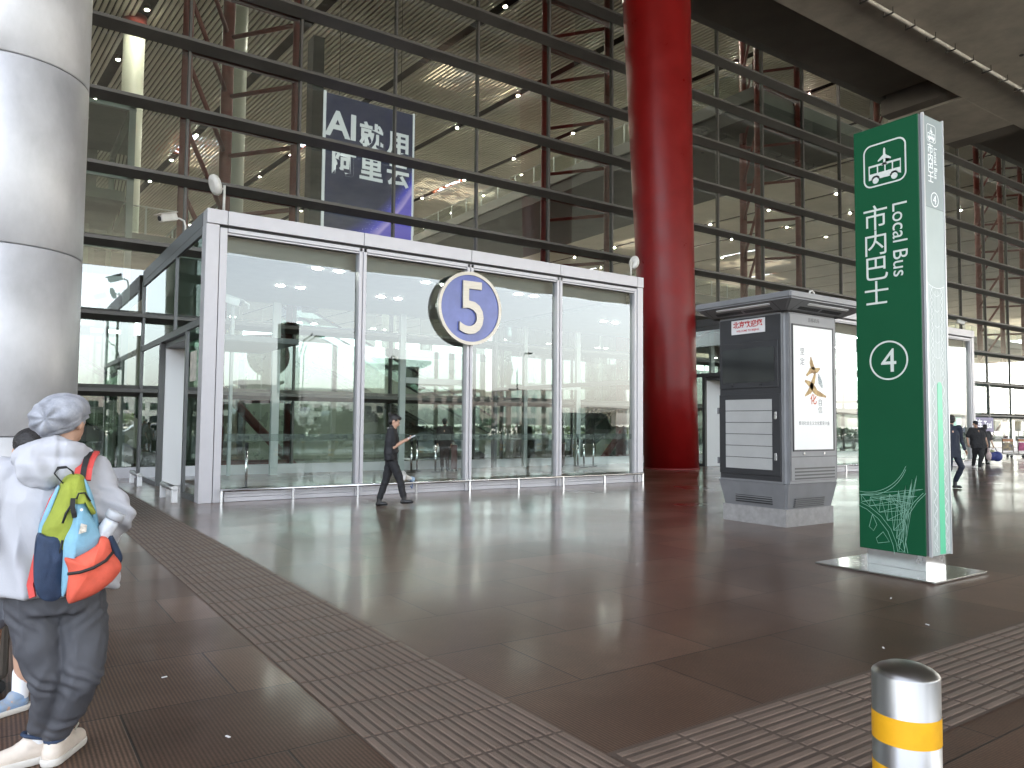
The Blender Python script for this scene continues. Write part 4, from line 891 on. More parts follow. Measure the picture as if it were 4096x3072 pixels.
# ---------------------------------------------------------------- backpack
lime = mat("lime canvas", (.26, .30, .035), .8, var=.18, vscale=8, bump=.25, bscale=260); sky_ = mat("light blue canvas", (.20, .40, .52), .8, var=.15, vscale=8, bump=.25, bscale=260)
coral = mat("coral canvas", (.66, .105, .06), .8, var=.18, vscale=8, bump=.25, bscale=260); strapM = mat("red webbing", (.55, .06, .05), .75); webb = mat("black webbing", (.012, .012, .012), .7)
bp_ = thing("backpack", "lime, light blue, coral and navy canvas backpack hanging on the person in the white hoodie", "backpack", (.31, 3.85, .8))
def pillow(poly, yf, yb, bulge, nm, m, parent, fold=.004, seed=0., skew=0.):
    # a stuffed canvas panel: outline in x and z, front bulging towards -y
    n = len(poly); P = []; sub = 5
    for i in range(n):
        p0, p1, p2, p3 = (V((*poly[(i + k - 1) % n], 0)) for k in range(4))
        for j in range(sub):
            t = j / sub; P.append(.5 * ((2 * p1) + (p2 - p0) * t + (2 * p0 - 5 * p1 + 4 * p2 - p3) * t * t + (3 * p1 - p0 - 3 * p2 + p3) * t ** 3))
    c = sum(P, V()) / len(P); g = MB(); b = g.bm; R_ = []
    for s, y in [(1, yb), (1, yf)] + [(s, yf - bulge * math.sqrt(1 - s * s)) for s in (.985, .95, .88, .78, .64, .48, .32, .16)]:
        row = []
        for p in P:
            q = c + (p - c) * s; yy = y + skew * (q.x - c.x)
            if s < 1: yy += fold * (noise.noise(V((q.x * 22 + seed, q.y * 14, seed))) + .5 * noise.noise(V((q.x * 50, q.y * 34 + seed, 0))))
            row.append(b.verts.new((q.x, yy, q.y)))
        R_.append(row)
    for A, B_ in zip(R_, R_[1:]):
        for k in range(len(P)): b.faces.new((A[k], A[(k + 1) % len(P)], B_[(k + 1) % len(P)], B_[k]))
    b.faces.new(R_[0][::-1]); b.faces.new(R_[-1])
    return g.build(nm, m, parent, True)
pillow([(.268, 1.306), (.295, 1.318), (.332, 1.309), (.352, 1.261), (.379, 1.16), (.401, 1.058), (.39, .90), (.25, .84), (.185, .90), (.184, 1.038), (.186, 1.104), (.219, 1.184), (.251, 1.275)], 3.89, 3.965, .095, "main_pouch", lime, bp_, .008, 1.)
pillow([(.335, 1.299), (.362, 1.245), (.385, 1.16), (.40, 1.06), (.375, 1.05), (.36, 1.16), (.343, 1.23)], 3.86, 3.95, .03, "side_gusset", sky_, bp_, .003, 2.)
pillow([(.188, 1.10), (.219, 1.184), (.245, 1.26), (.235, 1.262), (.205, 1.19), (.178, 1.10), (.176, 1.0), (.186, 1.0)], 3.88, 3.95, .015, "side_gusset", sky_, bp_, .002, 3.)
fp = pillow([(.303, 1.211), (.331, 1.212), (.356, 1.156), (.396, 1.063), (.385, 1.0), (.298, .94), (.278, .83), (.262, .83), (.261, .985), (.265, 1.052), (.29, 1.117)], 3.80, 3.88, .05, "front_panel", sky_, bp_, .006, 4.)
pillow([(.298, 1.20), (.304, 1.243), (.328, 1.25), (.350, 1.215), (.376, 1.16), (.362, 1.15), (.350, 1.17), (.33, 1.217), (.303, 1.215)], 3.795, 3.87, .045, "top_flap", lime, bp_, .004, 5.)
lp = pillow([(.266, .98), (.306, .981), (.379, 1.022), (.396, 1.055), (.425, 1.045), (.441, .991), (.478, .919), (.408, .836), (.308, .796), (.28, .809), (.279, .926)], 3.765, 3.88, .062, "lower_pocket", coral, bp_, .009, 6.)
pillow([(.168, 1.062), (.206, 1.066), (.265, 1.048), (.267, .933), (.262, .815), (.203, .805), (.166, .872)], 3.815, 3.90, .02, "mesh_pocket", navy, bp_, .009, 7.)
pillow([(.386, 1.075), (.418, 1.105), (.444, 1.06), (.488, .96), (.472, .926), (.438, .99), (.415, 1.03)], 3.83, 3.92, .035, "mesh_pocket", navy, bp_, .006, 8.)
def webbing(pts, wd, th, nm, m, parent, up=(0, -1, 0)):
    g = MB(); L = []; pts = [V(p) for p in pts]
    for i, p in enumerate(pts):
        d = (pts[min(i + 1, len(pts) - 1)] - pts[max(i - 1, 0)]).normalized(); u = V(up) - d * d.dot(V(up)); u.normalize(); s = d.cross(u)
        L.append([g.bm.verts.new(p + s * wd / 2 * a + u * th / 2 * b_) for a, b_ in ((-1, -1), (1, -1), (1, 1), (-1, 1))])
    for A, B_ in zip(L, L[1:]):
        for k in range(4): g.bm.faces.new((A[k], A[(k + 1) % 4], B_[(k + 1) % 4], B_[k]))
    g.bm.faces.new(L[0][::-1]); g.bm.faces.new(L[-1]); return g.build(nm, m, parent)
MB().tube([(.274, 3.702, .925), (.317, 3.688, .93), (.363, 3.685, .943), (.409, 3.70, .965), (.441, 3.745, .992)], .0065, 8).build("zip", webb, lp)
MB().tube([(.299, 3.752, 1.222), (.306, 3.752, 1.245), (.329, 3.752, 1.247), (.351, 3.76, 1.21)], .004, 6).build("zip", webb, bp_)
MB().tube([(.285, 3.79, 1.195), (.266, 3.795, 1.161), (.256, 3.80, 1.12)], .005, 6).build("zip", webb, bp_)
MB().tube([(.258, 3.80, 1.05), (.253, 3.80, 1.02), (.248, 3.80, .99)], .005, 6).build("zip", webb, bp_)
webbing([(.288, 3.77, 1.225), (.286, 3.765, 1.19), (.292, 3.765, 1.165), (.296, 3.77, 1.145)], .018, .012, "buckle", webb, bp_)
webbing([(.266, 3.88, 1.27), (.242, 3.86, 1.298), (.222, 3.85, 1.325), (.236, 3.85, 1.348), (.266, 3.86, 1.350), (.290, 3.88, 1.33), (.298, 3.89, 1.305)], .016, .005, "carry_loop", webb, bp_, (.5, -.2, .9))
st_ = [(.330, 3.90, 1.29), (.337, 3.925, 1.34), (.348, 3.96, 1.375), (.362, 4.0, 1.398), (.374, 4.05, 1.408), (.382, 4.12, 1.40), (.385, 4.2, 1.34)]
s1 = webbing(st_, .066, .012, "shoulder_strap", strapM, bp_, (0, -.7, .7)); webbing([(x, y - .006, z + .006) for x, y, z in st_], .022, .006, "stripe", webb, s1, (0, -.7, .7))
webbing([(.25, 3.90, 1.262), (.222, 3.90, 1.21), (.196, 3.90, 1.126), (.183, 3.90, 1.03), (.17, 3.9, .95), (.155, 3.9, .86), (.165, 3.88, .81)], .026, .010, "shoulder_strap", strapM, bp_, (-.5, -.8, 0))
MB().lathe([(.006, 0), (.006, .002)], (0, 0, 0), 14, M=onY(.318, 3.742, 1.178)).build("stud", white, fp)
MB().mesh(flat([(-.012, -.022), (.016, -.014), (.018, .014), (-.004, .022)], .002), onY(.322, 3.741, 1.10)).build("cloth_label", mat("label cloth", (.55, .5, .42), .8, var=.5, vscale=60), fp)
bt = thing("bottle", "clear drink bottle with a grey cap in the side pocket of the backpack", "bottle", (.40, 3.83, 1.0))
M_ = Matrix.Rotation(R(28), 4, 'Y') @ Matrix.Rotation(R(4), 4, 'X')
MB().lathe([(.03, -.02), (.034, 0), (.034, .10), (.030, .125)], (.385, 3.83, 1.01), 28, M=M_).build("body", mat("clear plastic", (.55, .57, .60), .15, var=.2, vscale=18), bt)
MB().lathe([(.031, .127), (.038, .13), (.038, .155), (.034, .162)], (.385, 3.83, 1.01), 28, M=M_).build("cap", mat("grey cap", (.42, .43, .45), .4), bt)
for o in (mn, bp_, bt): o.location += V((-.008, -.13, 0))
# ---------------------------------------------------------------- child half hidden behind him
ch = thing("person", "child with short black hair mostly hidden behind the person in the white hoodie", "person", (.12, 4.85, 0))
B = Blob(); head(B, (.165, 4.9, 1.385), R(180), 0, .98); B.cap((.16, 4.9, 1.2), .05, (.165, 4.9, 1.31), .045).cap((.15, 4.88, 1.15), .10, (.12, 4.86, .75), .10)
B.chain([(.12, 4.86, .75), (.18, 4.86, .68), (.165, 4.83, .40), (.175, 4.88, .09), (.10, 4.82, .04)], (.08, .075, .052, .034, .028)); B.chain([(.12, 4.86, .75), (.02, 4.88, .66), (.02, 4.95, .40), (.02, 5.0, .09), (.0, 5.1, .04)], (.08, .075, .052, .034, .028))
for s in (-1, 1): B.chain([(.15, 4.88, 1.18), (.15 + .15 * s, 4.88, 1.14), (.15 + .19 * s, 4.9, .93), (.15 + .16 * s, 5.05, .78)], (.05, .045, .035, .025)); hand(B, (.15 + .16 * s, 5.05, .78), (0, .8, -.5), (-s, 0, 0), .6, -s)
B.grow("body", skinM, ch, .008, 2, world=True)
B = Blob(); B.ell((.165, 4.89, 1.425), (.085, .096, .082)).ell((.165, 4.86, 1.375), (.078, .07, .07)); B.grow("hair", hairM, ch, .007, 2, .004, (40, 40, 40), world=True)
B = Blob().loft([((.12, 4.87, .62), .17, .14), ((.13, 4.87, .9), .15, .12), ((.15, 4.88, 1.12), .15, .11), ((.155, 4.88, 1.22), .09, .07)])
for s in (-1, 1): B.cap((.15 + .1 * s, 4.88, 1.15), .06, (.15 + .18 * s, 4.89, 1.0), .06)
B.grow("shirt", mat("grey tee", (.33, .34, .37), .8), ch, .01, 3, .008, world=True)
B = Blob().cap((.17, 4.86, .66), .09, (.168, 4.84, .50), .088).cap((.03, 4.88, .66), .09, (.02, 4.93, .50), .088); B.grow("shorts", mat("grey shorts", (.20, .21, .24), .8), ch, .01, 3, .006, world=True)
for a_, d_ in (((.165, 4.87, 0), (-.9, -.5, 0)), ((.02, 5.0, 0), (-.2, 1, 0))):
    a_, d_ = V(a_), V(d_).normalized(); Blob().cap(a_ + V((0, 0, .07)), .04, a_ + V((0, 0, .20)), .042).grow("sock", sock, ch, .007, 2, world=True)
    s_ = Blob().cap(a_ + V((0, 0, .05)), .042, a_ + d_ * .13 + V((0, 0, .04)), .036).cap(a_ + V((0, 0, .08)), .04, a_ + d_ * .03 + V((0, 0, .075)), .04).grow("shoe", mat("grey blue sneaker", (.42, .43, .42), .6, var=.35, vscale=14, vcol=(.18, .34, .60)), ch, .006, 2, world=True)
    def fl2(b):
        for v in b.verts: v.co.z = max(.001, min(.03, v.co.z))
    Blob().cap(a_ - d_ * .01 + V((0, 0, .02)), .046, a_ + d_ * .135 + V((0, 0, .02)), .04).grow("sole", mat("off white sole", (.6, .57, .52), .6), s_, .006, 1, cut=fl2, world=True)
# trolley case beside the child
tc_ = thing("suitcase", "dark brown ribbed suitcase at the left edge beside the child's bare leg", "suitcase", (-.02, 5.3, 0))
MB().box(-.20, .115, 5.2, 5.42, .075, .66, .03).build("shell", mat("brown shell", (.06, .05, .042), .45, var=.2, vscale=5), tc_)
m = MB()
for k in range(7): m.box(-.19 + k * .043, -.17 + k * .043, 5.188, 5.201, .11, .63, .003)
m.build("rib", mat("brown rib", (.085, .07, .058), .45), tc_)
for x in (-.15, .07): MB().lathe([(.035, -.02), (.035, .02)], (x, 5.23, .037), 16, 'Y').build("wheel", dark, tc_)
MB().tube([(-.12, 5.4, .64), (-.12, 5.4, 1.0), (.04, 5.4, 1.0), (.04, 5.4, .64)], .010, 8).build("handle", steel, tc_)
# ---------------------------------------------------------------- other people
def px8(x, y, v=0.): return ((x - 440) * .00140, v, (1420 - y) * .00140)
gd, q, Rg = figure("person", "guard in black uniform with hair in a bun, walking and looking at a phone", (6.10, 12.92, 0), CAMRZ, dict(
    head=(.085, 0, 1.585), shL=(.035, .15, 1.42), shR=(.035, -.15, 1.40), elL=(.085, .19, 1.14), wrL=(.285, .08, 1.235), elR=(.095, -.19, 1.10), wrR=(.27, -.06, 1.215),
    hipL=(.02, .08, .96), hipR=(.02, -.08, .96), knL=(-.075, .09, .49), anL=(-.20, .09, .12), toeL=(-.06, .09, .04), knR=(.205, -.08, .52), anR=(.285, -.08, .17), toeR=(.44, -.08, .10)),
    blk, blk, blk2, hairM, None, True, R(90), R(22), None, (.75, .55), dict(L=((.9, -.35, .3), (.3, -.2, .9), 1), R=((.95, .25, .3), (-.1, .2, .95), -1)), .009, 1.06, 1.07, hair_bun=True)
m = MB(); m.box(-.03, .05, -.012, .012, 0, .003); m.build("name_badge", mat("pale badge", (.5, .5, .5), .5), None) if False else m.bm.free()
for x, z in ((.05, 1.455),):
    g = MB(); g.box(-.04, .05, -.19, -.10, 1.452, 1.462, .003); me = bpy.data.meshes.new("epaulette"); g.bm.to_mesh(me); g.bm.free(); me.materials.append(mat("epaulette", (.35, .35, .33), .6)); link(bpy.data.objects.new("epaulette", me), gd)
g = MB(); g.loft = None
bel = MB(); bel.lathe([(.135, 1.005), (.138, 1.01), (.138, 1.045), (.135, 1.05)], (.028, 0, 0), 32); me = bpy.data.meshes.new("belt"); bel.bm.to_mesh(me); bel.bm.free(); me.materials.append(blk2); link(bpy.data.objects.new("belt", me), gd)
ph = thing("phone", "pale phone held by the guard in black", "phone", (6.10, 12.92, 0), CAMRZ)
b = bmesh.new(); bmesh.ops.create_cube(b, size=1, matrix=Matrix.Translation((.40, -.0, 1.29)) @ Matrix.Rotation(R(-22), 4, 'Y') @ Matrix.Rotation(R(18), 4, 'X') @ Matrix.Diagonal((.15, .072, .009, 1))); bmesh.ops.bevel(b, geom=b.edges[:], offset=.003, segments=2, affect='EDGES')
me = bpy.data.meshes.new("case"); b.to_mesh(me); b.free(); me.materials.append(mat("pale phone", (.6, .62, .66), .3)); link(bpy.data.objects.new("case", me), ph)
navysuit = mat("navy suit", (.012, .017, .032), .7, bump=.15, bscale=300)
figure("person", "tall person in a dark navy suit emerging from behind the green totem", (20.44, 9.55, 0), CAMRZ, dict(
    head=(-.12, 0, 1.76), shL=(-.36, .02, 1.55), shR=(.06, -.03, 1.56), elL=(-.44, .0, 1.25), wrL=(-.45, -.1, 1.0), elR=(.145, .06, 1.23), wrR=(.205, -.02, .99),
    hipL=(-.20, 0, .93), hipR=(-.03, 0, .93), knL=(-.24, -.05, .50), anL=(-.30, .15, .12), toeL=(-.25, -.02, .04), knR=(.055, -.1, .56), anR=(-.03, .06, .17), toeR=(.07, -.03, .045)),
    navysuit, navysuit, blk2, hairM, None, False, R(150), 0, None, (.5, .5), None, .012, 1.0, 1.05, jacket=True)
figure("person", "heavy person in black tee and black cap carrying a plastic bag", (30.3, 13.35, 0), CAMRZ, dict(
    head=(-.15, -.02, 1.70), shL=(-.30, 0, 1.50), shR=(.14, 0, 1.50), elL=(-.42, .05, 1.20), wrL=(-.44, -.03, .97), elR=(.245, .03, 1.22), wrR=(.26, -.05, .96),
    hipL=(-.16, 0, .90), hipR=(.05, 0, .90), knL=(-.13, .1, .50), anL=(-.08, .3, .14), toeL=(-.08, .18, .05), knR=(.0, -.06, .48), anR=(-.02, .02, .10), toeR=(.02, -.13, .04)),
    blk, blk, mat("grey sneaker", (.3, .28, .27), .7), None, None, True, R(-12), R(18), blk, (.7, 1.0), None, .012, 1.32, 1.08)
def bagmesh(name, lab, cat, loc, rz, parts, mm, vox=.01, fold=.012, handle=None, hm=None):
    t = thing(name, lab, cat, loc, rz); B = Blob()
    for p in parts: B.ell(*p)
    B.grow("sack", mm, t, vox, 3, fold, (14, 14, 10))
    if handle:
        for h_ in handle:
            g = MB(); g.tube(h_, .012, 8); me = bpy.data.meshes.new("handle"); g.bm.to_mesh(me); g.bm.free(); me.materials.append(hm or mm); link(bpy.data.objects.new("handle", me), t)
    return t
bagmesh("carrier_bag", "white and red plastic bag hanging from the hand of the person in the black cap", "bag", (30.3, 13.35, 0), CAMRZ, [((.30, -.06, .52), (.10, .07, .17)), ((.29, -.06, .70), (.05, .04, .13))], mat("plastic bag", (.62, .56, .54), .4, var=.5, vscale=7, vcol=(.66, .45, .42)), handle=[[(.28, -.06, .78), (.265, -.05, .86), (.27, -.06, .92)]])
figure("person", "person with curly dark hair and dark jacket carrying a big blue duffel bag", (35.2, 15.3, 0), CAMRZ, dict(
    head=(.02, 0, 1.60), shL=(-.19, 0, 1.38), shR=(.20, 0, 1.36), elL=(-.25, 0, 1.08), wrL=(-.24, -.1, .85), elR=(.28, 0, 1.02), wrR=(.35, -.02, .80),
    hipL=(-.09, 0, .84), hipR=(.10, 0, .84), knL=(-.13, -.1, .46), anL=(-.18, .0, .12), toeL=(-.14, -.14, .04), knR=(.14, .1, .46), anR=(.20, .22, .12), toeR=(.22, .08, .04)),
    mat("charcoal jacket", (.03, .03, .032), .7), blk, blk2, hairM, None, True, R(170), 0, None, (.6, 1.1), None, .012, 1.1, 1.0, jacket=True, long=True)
bagmesh("duffel_bag", "big royal blue duffel bag carried beside the row of luggage carts", "bag", (35.2, 15.3, 0), CAMRZ, [((.30, 0, .36), (.22, .16, .21)), ((.52, 0, .34), (.22, .16, .22))], mat("blue nylon", (.035, .05, .20), .6, var=.2, vscale=6), .014, .012, [[(.24, -.02, .54), (.30, -.02, .68), (.36, -.02, .76), (.44, -.02, .68), (.52, -.02, .54)]], webb)
bagmesh("bundle", "pale yellowish bundle lying on the blue duffel bag", "bundle", (35.2, 15.3, 0), CAMRZ, [((.22, -.08, .575), (.14, .09, .06))], mat("yellowish cloth", (.42, .42, .26), .8), .012)
figure("person", "person in dark suit inside the entrance box seen from behind with white bags", (12.25, 21.75, 0), CAMRZ, dict(
    head=(-.02, 0, 1.60), shL=(-.20, 0, 1.40), shR=(.19, 0, 1.40), elL=(-.26, 0, 1.13), wrL=(-.25, -.05, .90), elR=(.25, 0, 1.12), wrR=(.22, -.05, .88),
    hipL=(-.09, 0, .86), hipR=(.08, 0, .86), knL=(-.09, 0, .46), anL=(-.09, .02, .11), toeL=(-.10, .15, .04), knR=(.08, 0, .46), anR=(.09, .02, .11), toeR=(.11, .15, .04)),
    mat("dark brown suit", (.02, .015, .014), .7), mat("dark brown slacks", (.03, .016, .014), .7), blk2, hairM, None, False, R(180), 0, None, (.8, .8), None, .012, 1.05, 1.0, jacket=True)
bagmesh("carrier_bag", "white shopping bag in the left hand of the person inside the entrance box", "bag", (12.25, 21.75, 0), CAMRZ, [((-.28, -.06, .72), (.11, .05, .15))], white, .01, .008, [[(-.3, -.06, .84), (-.25, -.06, .90), (-.22, -.06, .84)]])
bagmesh("carrier_bag", "cream shopping bag on the right side of the person inside the entrance box", "bag", (12.25, 21.75, 0), CAMRZ, [((.27, -.06, .78), (.07, .05, .17))], mat("cream bag", (.55, .54, .46), .6), .01, .008, [[(.24, -.06, .92), (.22, -.06, .98), (.29, -.06, .92)]])
sc_ = thing("suitcase", "dark red cabin suitcase standing behind the person inside the entrance box", "suitcase", (12.42, 21.45, 0), CAMRZ)
g = MB(); g.box(-.09, .11, -.10, .10, .06, .86, .03); me = bpy.data.meshes.new("shell"); g.bm.to_mesh(me); g.bm.free(); me.materials.append(mat("dark red shell", (.07, .02, .018), .3)); link(bpy.data.objects.new("shell", me), sc_)
g = MB(); g.tube([(-.06, 0, .85), (-.06, 0, .94), (.08, 0, .94), (.08, 0, .85)], .012, 8); me = bpy.data.meshes.new("handle"); g.bm.to_mesh(me); g.bm.free(); me.materials.append(steel); link(bpy.data.objects.new("handle", me), sc_)
for x in (-.06, .08):
    g = MB(); g.lathe([(.03, -.015), (.03, .015)], (x, 0, .031), 14, 'Y'); me = bpy.data.meshes.new("wheel"); g.bm.to_mesh(me); g.bm.free(); me.materials.append(dark); link(bpy.data.objects.new("wheel", me), sc_)
figure("person", "person in dark clothes behind the green totem, seen only mirrored in the entrance glass", (15.63, 8.69, 0), R(60), dict(
    head=(0, 0, 1.62), shL=(-.19, 0, 1.43), shR=(.19, 0, 1.43), elL=(-.25, .08, 1.15), wrL=(-.22, -.08, .95), elR=(.25, -.02, 1.15), wrR=(.2, -.2, 1.05),
    hipL=(-.09, 0, .88), hipR=(.09, 0, .88), knL=(-.09, -.18, .50), anL=(-.09, -.12, .12), toeL=(-.09, -.27, .05), knR=(.09, .06, .48), anR=(.09, .28, .16), toeR=(.09, .16, .05)),
    blk, blk, blk2, hairM, None, False, 0, R(10), None, (.6, .6), None, .014, 1.05, 1.0, jacket=True)
# ---------------------------------------------------------------- inside the hall
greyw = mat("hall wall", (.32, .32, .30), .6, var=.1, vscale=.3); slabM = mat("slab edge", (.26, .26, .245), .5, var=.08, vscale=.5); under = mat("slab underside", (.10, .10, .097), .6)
gR = glass("railing glass", (.80, .88, .85), .05, 1.4)
hw = thing("hall_wall", "far grey end wall of the terminal hall with tall window strips", "wall", (30, 150, 0))
m = MB()
for k in range(22): m.box(-90 + k * 14, -90 + k * 14 + 3, 150, 150.6, 17, HZ + 1)
m.box(-90, 60, 150.02, 150.5, 0, 17).box(60.01, 220, 150.02, 150.5, 0, 5).build("panels", greyw, hw)  # right part kept low, an added opening to brighten the ceiling there
hw2 = thing("hall_wall", "plain side wall closing the left end of the terminal hall", "wall", (-60, 80, 0)); MB().box(-60.4, -60, 23.3, 150, 0, HZ + 1).build("panels", greyw, hw2)
# billboard
bb = thing("billboard", "hanging dark blue billboard with large white characters inside the hall", "billboard", (11.2, 26, 10))
def billmat():
    m = bpy.data.materials.new("billboard print"); m.use_nodes = True; n = m.node_tree.nodes; l = m.node_tree.links; b = n["Principled BSDF"]
    tc = n.new("ShaderNodeTexCoord"); sp = n.new("ShaderNodeSeparateXYZ"); l.new(tc.outputs["Object"], sp.inputs[0])
    def mth(op, a, c=0.):
        q = n.new("ShaderNodeMath"); q.operation = op
        for i, x in enumerate((a, c)):
            if hasattr(x, "links"): l.new(x, q.inputs[i])
            else: q.inputs[i].default_value = x
        return q.outputs[0]
    # a purple light trail fanning up to the right from the foot of the print
    x, z = sp.outputs[0], sp.outputs[2]
    crv = mth('SUBTRACT', mth('ADD', z, 1.6), mth('MULTIPLY', mth('POWER', mth('MAXIMUM', mth('ADD', x, 1.9), 0.), 2.), .22))
    mr = n.new("ShaderNodeMapRange"); mr.inputs[1].default_value = .1; mr.inputs[2].default_value = -1.1; l.new(crv, mr.inputs[0])
    cr = n.new("ShaderNodeValToRGB"); e = cr.color_ramp.elements; e[0].color = (.016, .020, .05, 1); e[1].color = (.38, .30, .62, 1); e[1].position = .85
    k = e.new(.3); k.color = (.03, .035, .20, 1); k = e.new(.55); k.color = (.06, .06, .45, 1); k = e.new(.97); k.color = (.10, .08, .45, 1)
    ns = n.new("ShaderNodeTexNoise"); ns.inputs["Scale"].default_value = 1.6; ns.inputs["Detail"].default_value = 3; l.new(tc.outputs["Object"], ns.inputs["Vector"])
    l.new(mth('ADD', mr.outputs[0], mth('MULTIPLY', mth('SUBTRACT', ns.outputs[0], .5), .12)), cr.inputs[0]); l.new(cr.outputs[0], b.inputs["Base Color"])
    vo = n.new("ShaderNodeTexVoronoi"); vo.inputs["Scale"].default_value = 16; l.new(tc.outputs["Object"], vo.inputs["Vector"])
    dots = mth('MULTIPLY', mth('LESS_THAN', vo.outputs["Distance"], .13), mth('MULTIPLY', mth('GREATER_THAN', mr.outputs[0], .2), mth('LESS_THAN', mr.outputs[0], .7)))
    em = n.new("ShaderNodeMix"); em.data_type = 'RGBA'; l.new(dots, em.inputs[0]); l.new(cr.outputs[0], em.inputs[6]); em.inputs[7].default_value = (.7, .7, .9, 1)
    l.new(em.outputs[2], b.inputs["Base Color"]); l.new(em.outputs[2], b.inputs["Emission Color"]); b.inputs["Emission Strength"].default_value = .10
    b.inputs["Roughness"].default_value = .5
    return m
pn = MB().box(9.5, 13.0, 25.98, 26.06, 6.4, 13.55).build("print", billmat(), bb)
pn.data.transform(Matrix.Translation((0, 0, 0)))
bw = mat("billboard white", (.75, .76, .76), .5, emit=(.9, .95, 1), es=.06)
MB().box(9.40, 9.495, 25.95, 26.1, 6.4, 13.6).box(13.005, 13.07, 25.95, 26.1, 6.4, 13.6).build("edge_trim", bw, bb)
MB().box(8.95, 9.36, 25.9, 26.5, 5.5, 15.5).build("mast", mat("dark mast", (.03, .032, .03), .5), bb)
m = MB()
m.mesh(text_mesh("AI", 1.32, .004, weight=.035), onY(10.12, 25.974, 12.42)); m.mesh(text_mesh("就", .98, .004, weight=.028), onY(11.28, 25.974, 12.27)); m.mesh(text_mesh("用", .98, .004, weight=.028), onY(12.42, 25.974, 12.21))
for i, c in enumerate("阿里云"): m.mesh(text_mesh(c, .98, .004, weight=.028), onY(10.2 + i * 1.1, 25.974, 11.0))
m.build("lettering", bw, bb)
for x in (10, 12.5): MB().tube([(x, 26.02, 13.6), (x, 26.02, HZ)], .012, 6).build("hanger", dark, bb)
# glazed room at the left
gm = thing("glass_room", "greenish glazed lift lobby standing inside the hall at the upper left", "glass room", (-3, 26, 0))
m = MB()
for x in (-6, -3, .05, 3.1): m.box(x - .09, x + .09, 25.0, 25.18, 0, 11.1)
for z in (2.4, 4.6, 6.7, 8.85, 11.0): m.box(-8, 3.2, 25.0, 25.15, z - .06, z + .06)
m.box(3.02, 3.19, 25.2, 30, 10.9, 11.06).box(3.02, 3.19, 29.9, 30.05, 0, 11.0).build("frame", mat("pale green frame", (.34, .38, .34), .4), gm)
m = MB(); m.face([(-8, 25.05, 0), (3.1, 25.05, 0), (3.1, 25.05, 11), (-8, 25.05, 11)]).face([(3.1, 25.05, 0), (3.1, 30, 0), (3.1, 30, 11), (3.1, 25.05, 11)]); m.build("glazing", glass("lobby glass", (.62, .72, .64), .06, 1.45), gm, recalc=False)
MB().box(-8, 2.6, 29.6, 29.8, 0, 11).box(-8, 3.0, 25.3, 29.6, 8.2, 8.5).box(-8, 3.0, 25.3, 29.6, 11.0, 11.1).build("core_wall", mat("lobby wall", (.17, .19, .165), .5), gm)
MB().box(.6, .9, 26, 26.3, 0, 11).box(1.5, 2.3, 28, 28.4, 4.8, 8).build("core_panel", mat("lobby panel", (.30, .33, .28), .4), gm)
def railing(par, pts, h=1.1, step=1.5, nm="balustrade"):
    for (x0, y0, z0), (x1, y1, z1) in zip(pts, pts[1:]):
        L = math.hypot(x1 - x0, y1 - y0); n_ = max(1, int(L / step)); pm = MB()
        for k in range(n_ + 1):
            t = k / n_; x, y, z = x0 + (x1 - x0) * t, y0 + (y1 - y0) * t, z0 + (z1 - z0) * t
            pm.box(x - .035, x + .035, y - .035, y + .035, z, z + h + .05)
        pm.tube([(x0, y0, z0 + h), (x1, y1, z1 + h)], .03, 8); pm.build("rail", mat("pale rail", (.55, .58, .56), .35, .4), par)
        g = MB(); g.face([(x0, y0, z0 + .08), (x1, y1, z1 + .08), (x1, y1, z1 + h - .06), (x0, y0, z0 + h - .06)]); g.build(nm, gR, par, recalc=False)
mz = thing("mezzanine", "white edged upper floor with a glass balustrade inside the hall at the left", "balcony", (0, 33, 8))
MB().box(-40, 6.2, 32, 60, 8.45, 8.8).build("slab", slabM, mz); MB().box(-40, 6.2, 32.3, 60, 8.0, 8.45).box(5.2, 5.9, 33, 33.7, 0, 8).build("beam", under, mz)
railing(mz, [(-20, 32.1, 8.8), (6.1, 32.1, 8.8), (6.1, 50, 8.8)])
fb = thing("footbridge", "grey footbridge with a glass balustrade crossing the hall from the upper right", "footbridge", (40, 40, 17))
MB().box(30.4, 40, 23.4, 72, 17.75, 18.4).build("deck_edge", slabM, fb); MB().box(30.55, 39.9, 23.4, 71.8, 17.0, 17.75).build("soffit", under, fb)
railing(fb, [(30.5, 72, 18.4), (30.5, 23.6, 18.4)], 1.15, 2.2)
bc = thing("balcony", "long curved looking upper balcony with posts and glass behind the kiosk", "balcony", (60, 40, 11))
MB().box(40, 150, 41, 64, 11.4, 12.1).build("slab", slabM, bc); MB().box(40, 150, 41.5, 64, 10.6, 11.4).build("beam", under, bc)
for x in range(44, 150, 12): MB().lathe([(.5, 0), (.5, 10.6)], (x, 46, 0), 20).build("pier", mat("cream column", (.66, .68, .58), .45), bc)
railing(bc, [(40.1, 64, 12.1), (40.1, 41.1, 12.1), (150, 41.1, 12.1)], 1.2, 1.9)
fl = thing("upper_floor", "long dim upper floor slab running behind the entrance boxes", "floor slab", (30, 48, 5))
MB().box(6.5, 150, 44, 80, 5.6, 6.3).build("slab", slabM, fl); MB().box(6.5, 150, 44.4, 80, 5.1, 5.6).build("beam", under, fl)
for x in range(10, 150, 10): MB().lathe([(.45, 0), (.45, 5.1)], (x, 47, 0), 20).build("pier", mat("cream column", (.66, .68, .58), .45), fl)
MB().box(6.5, 150, 62, 62.3, 0, 5.1).build("back_wall", mat("hall back wall", (.26, .26, .235), .4), fl)
railing(fl, [(6.6, 44.1, 6.3), (150, 44.1, 6.3)], 1.1, 2.4)
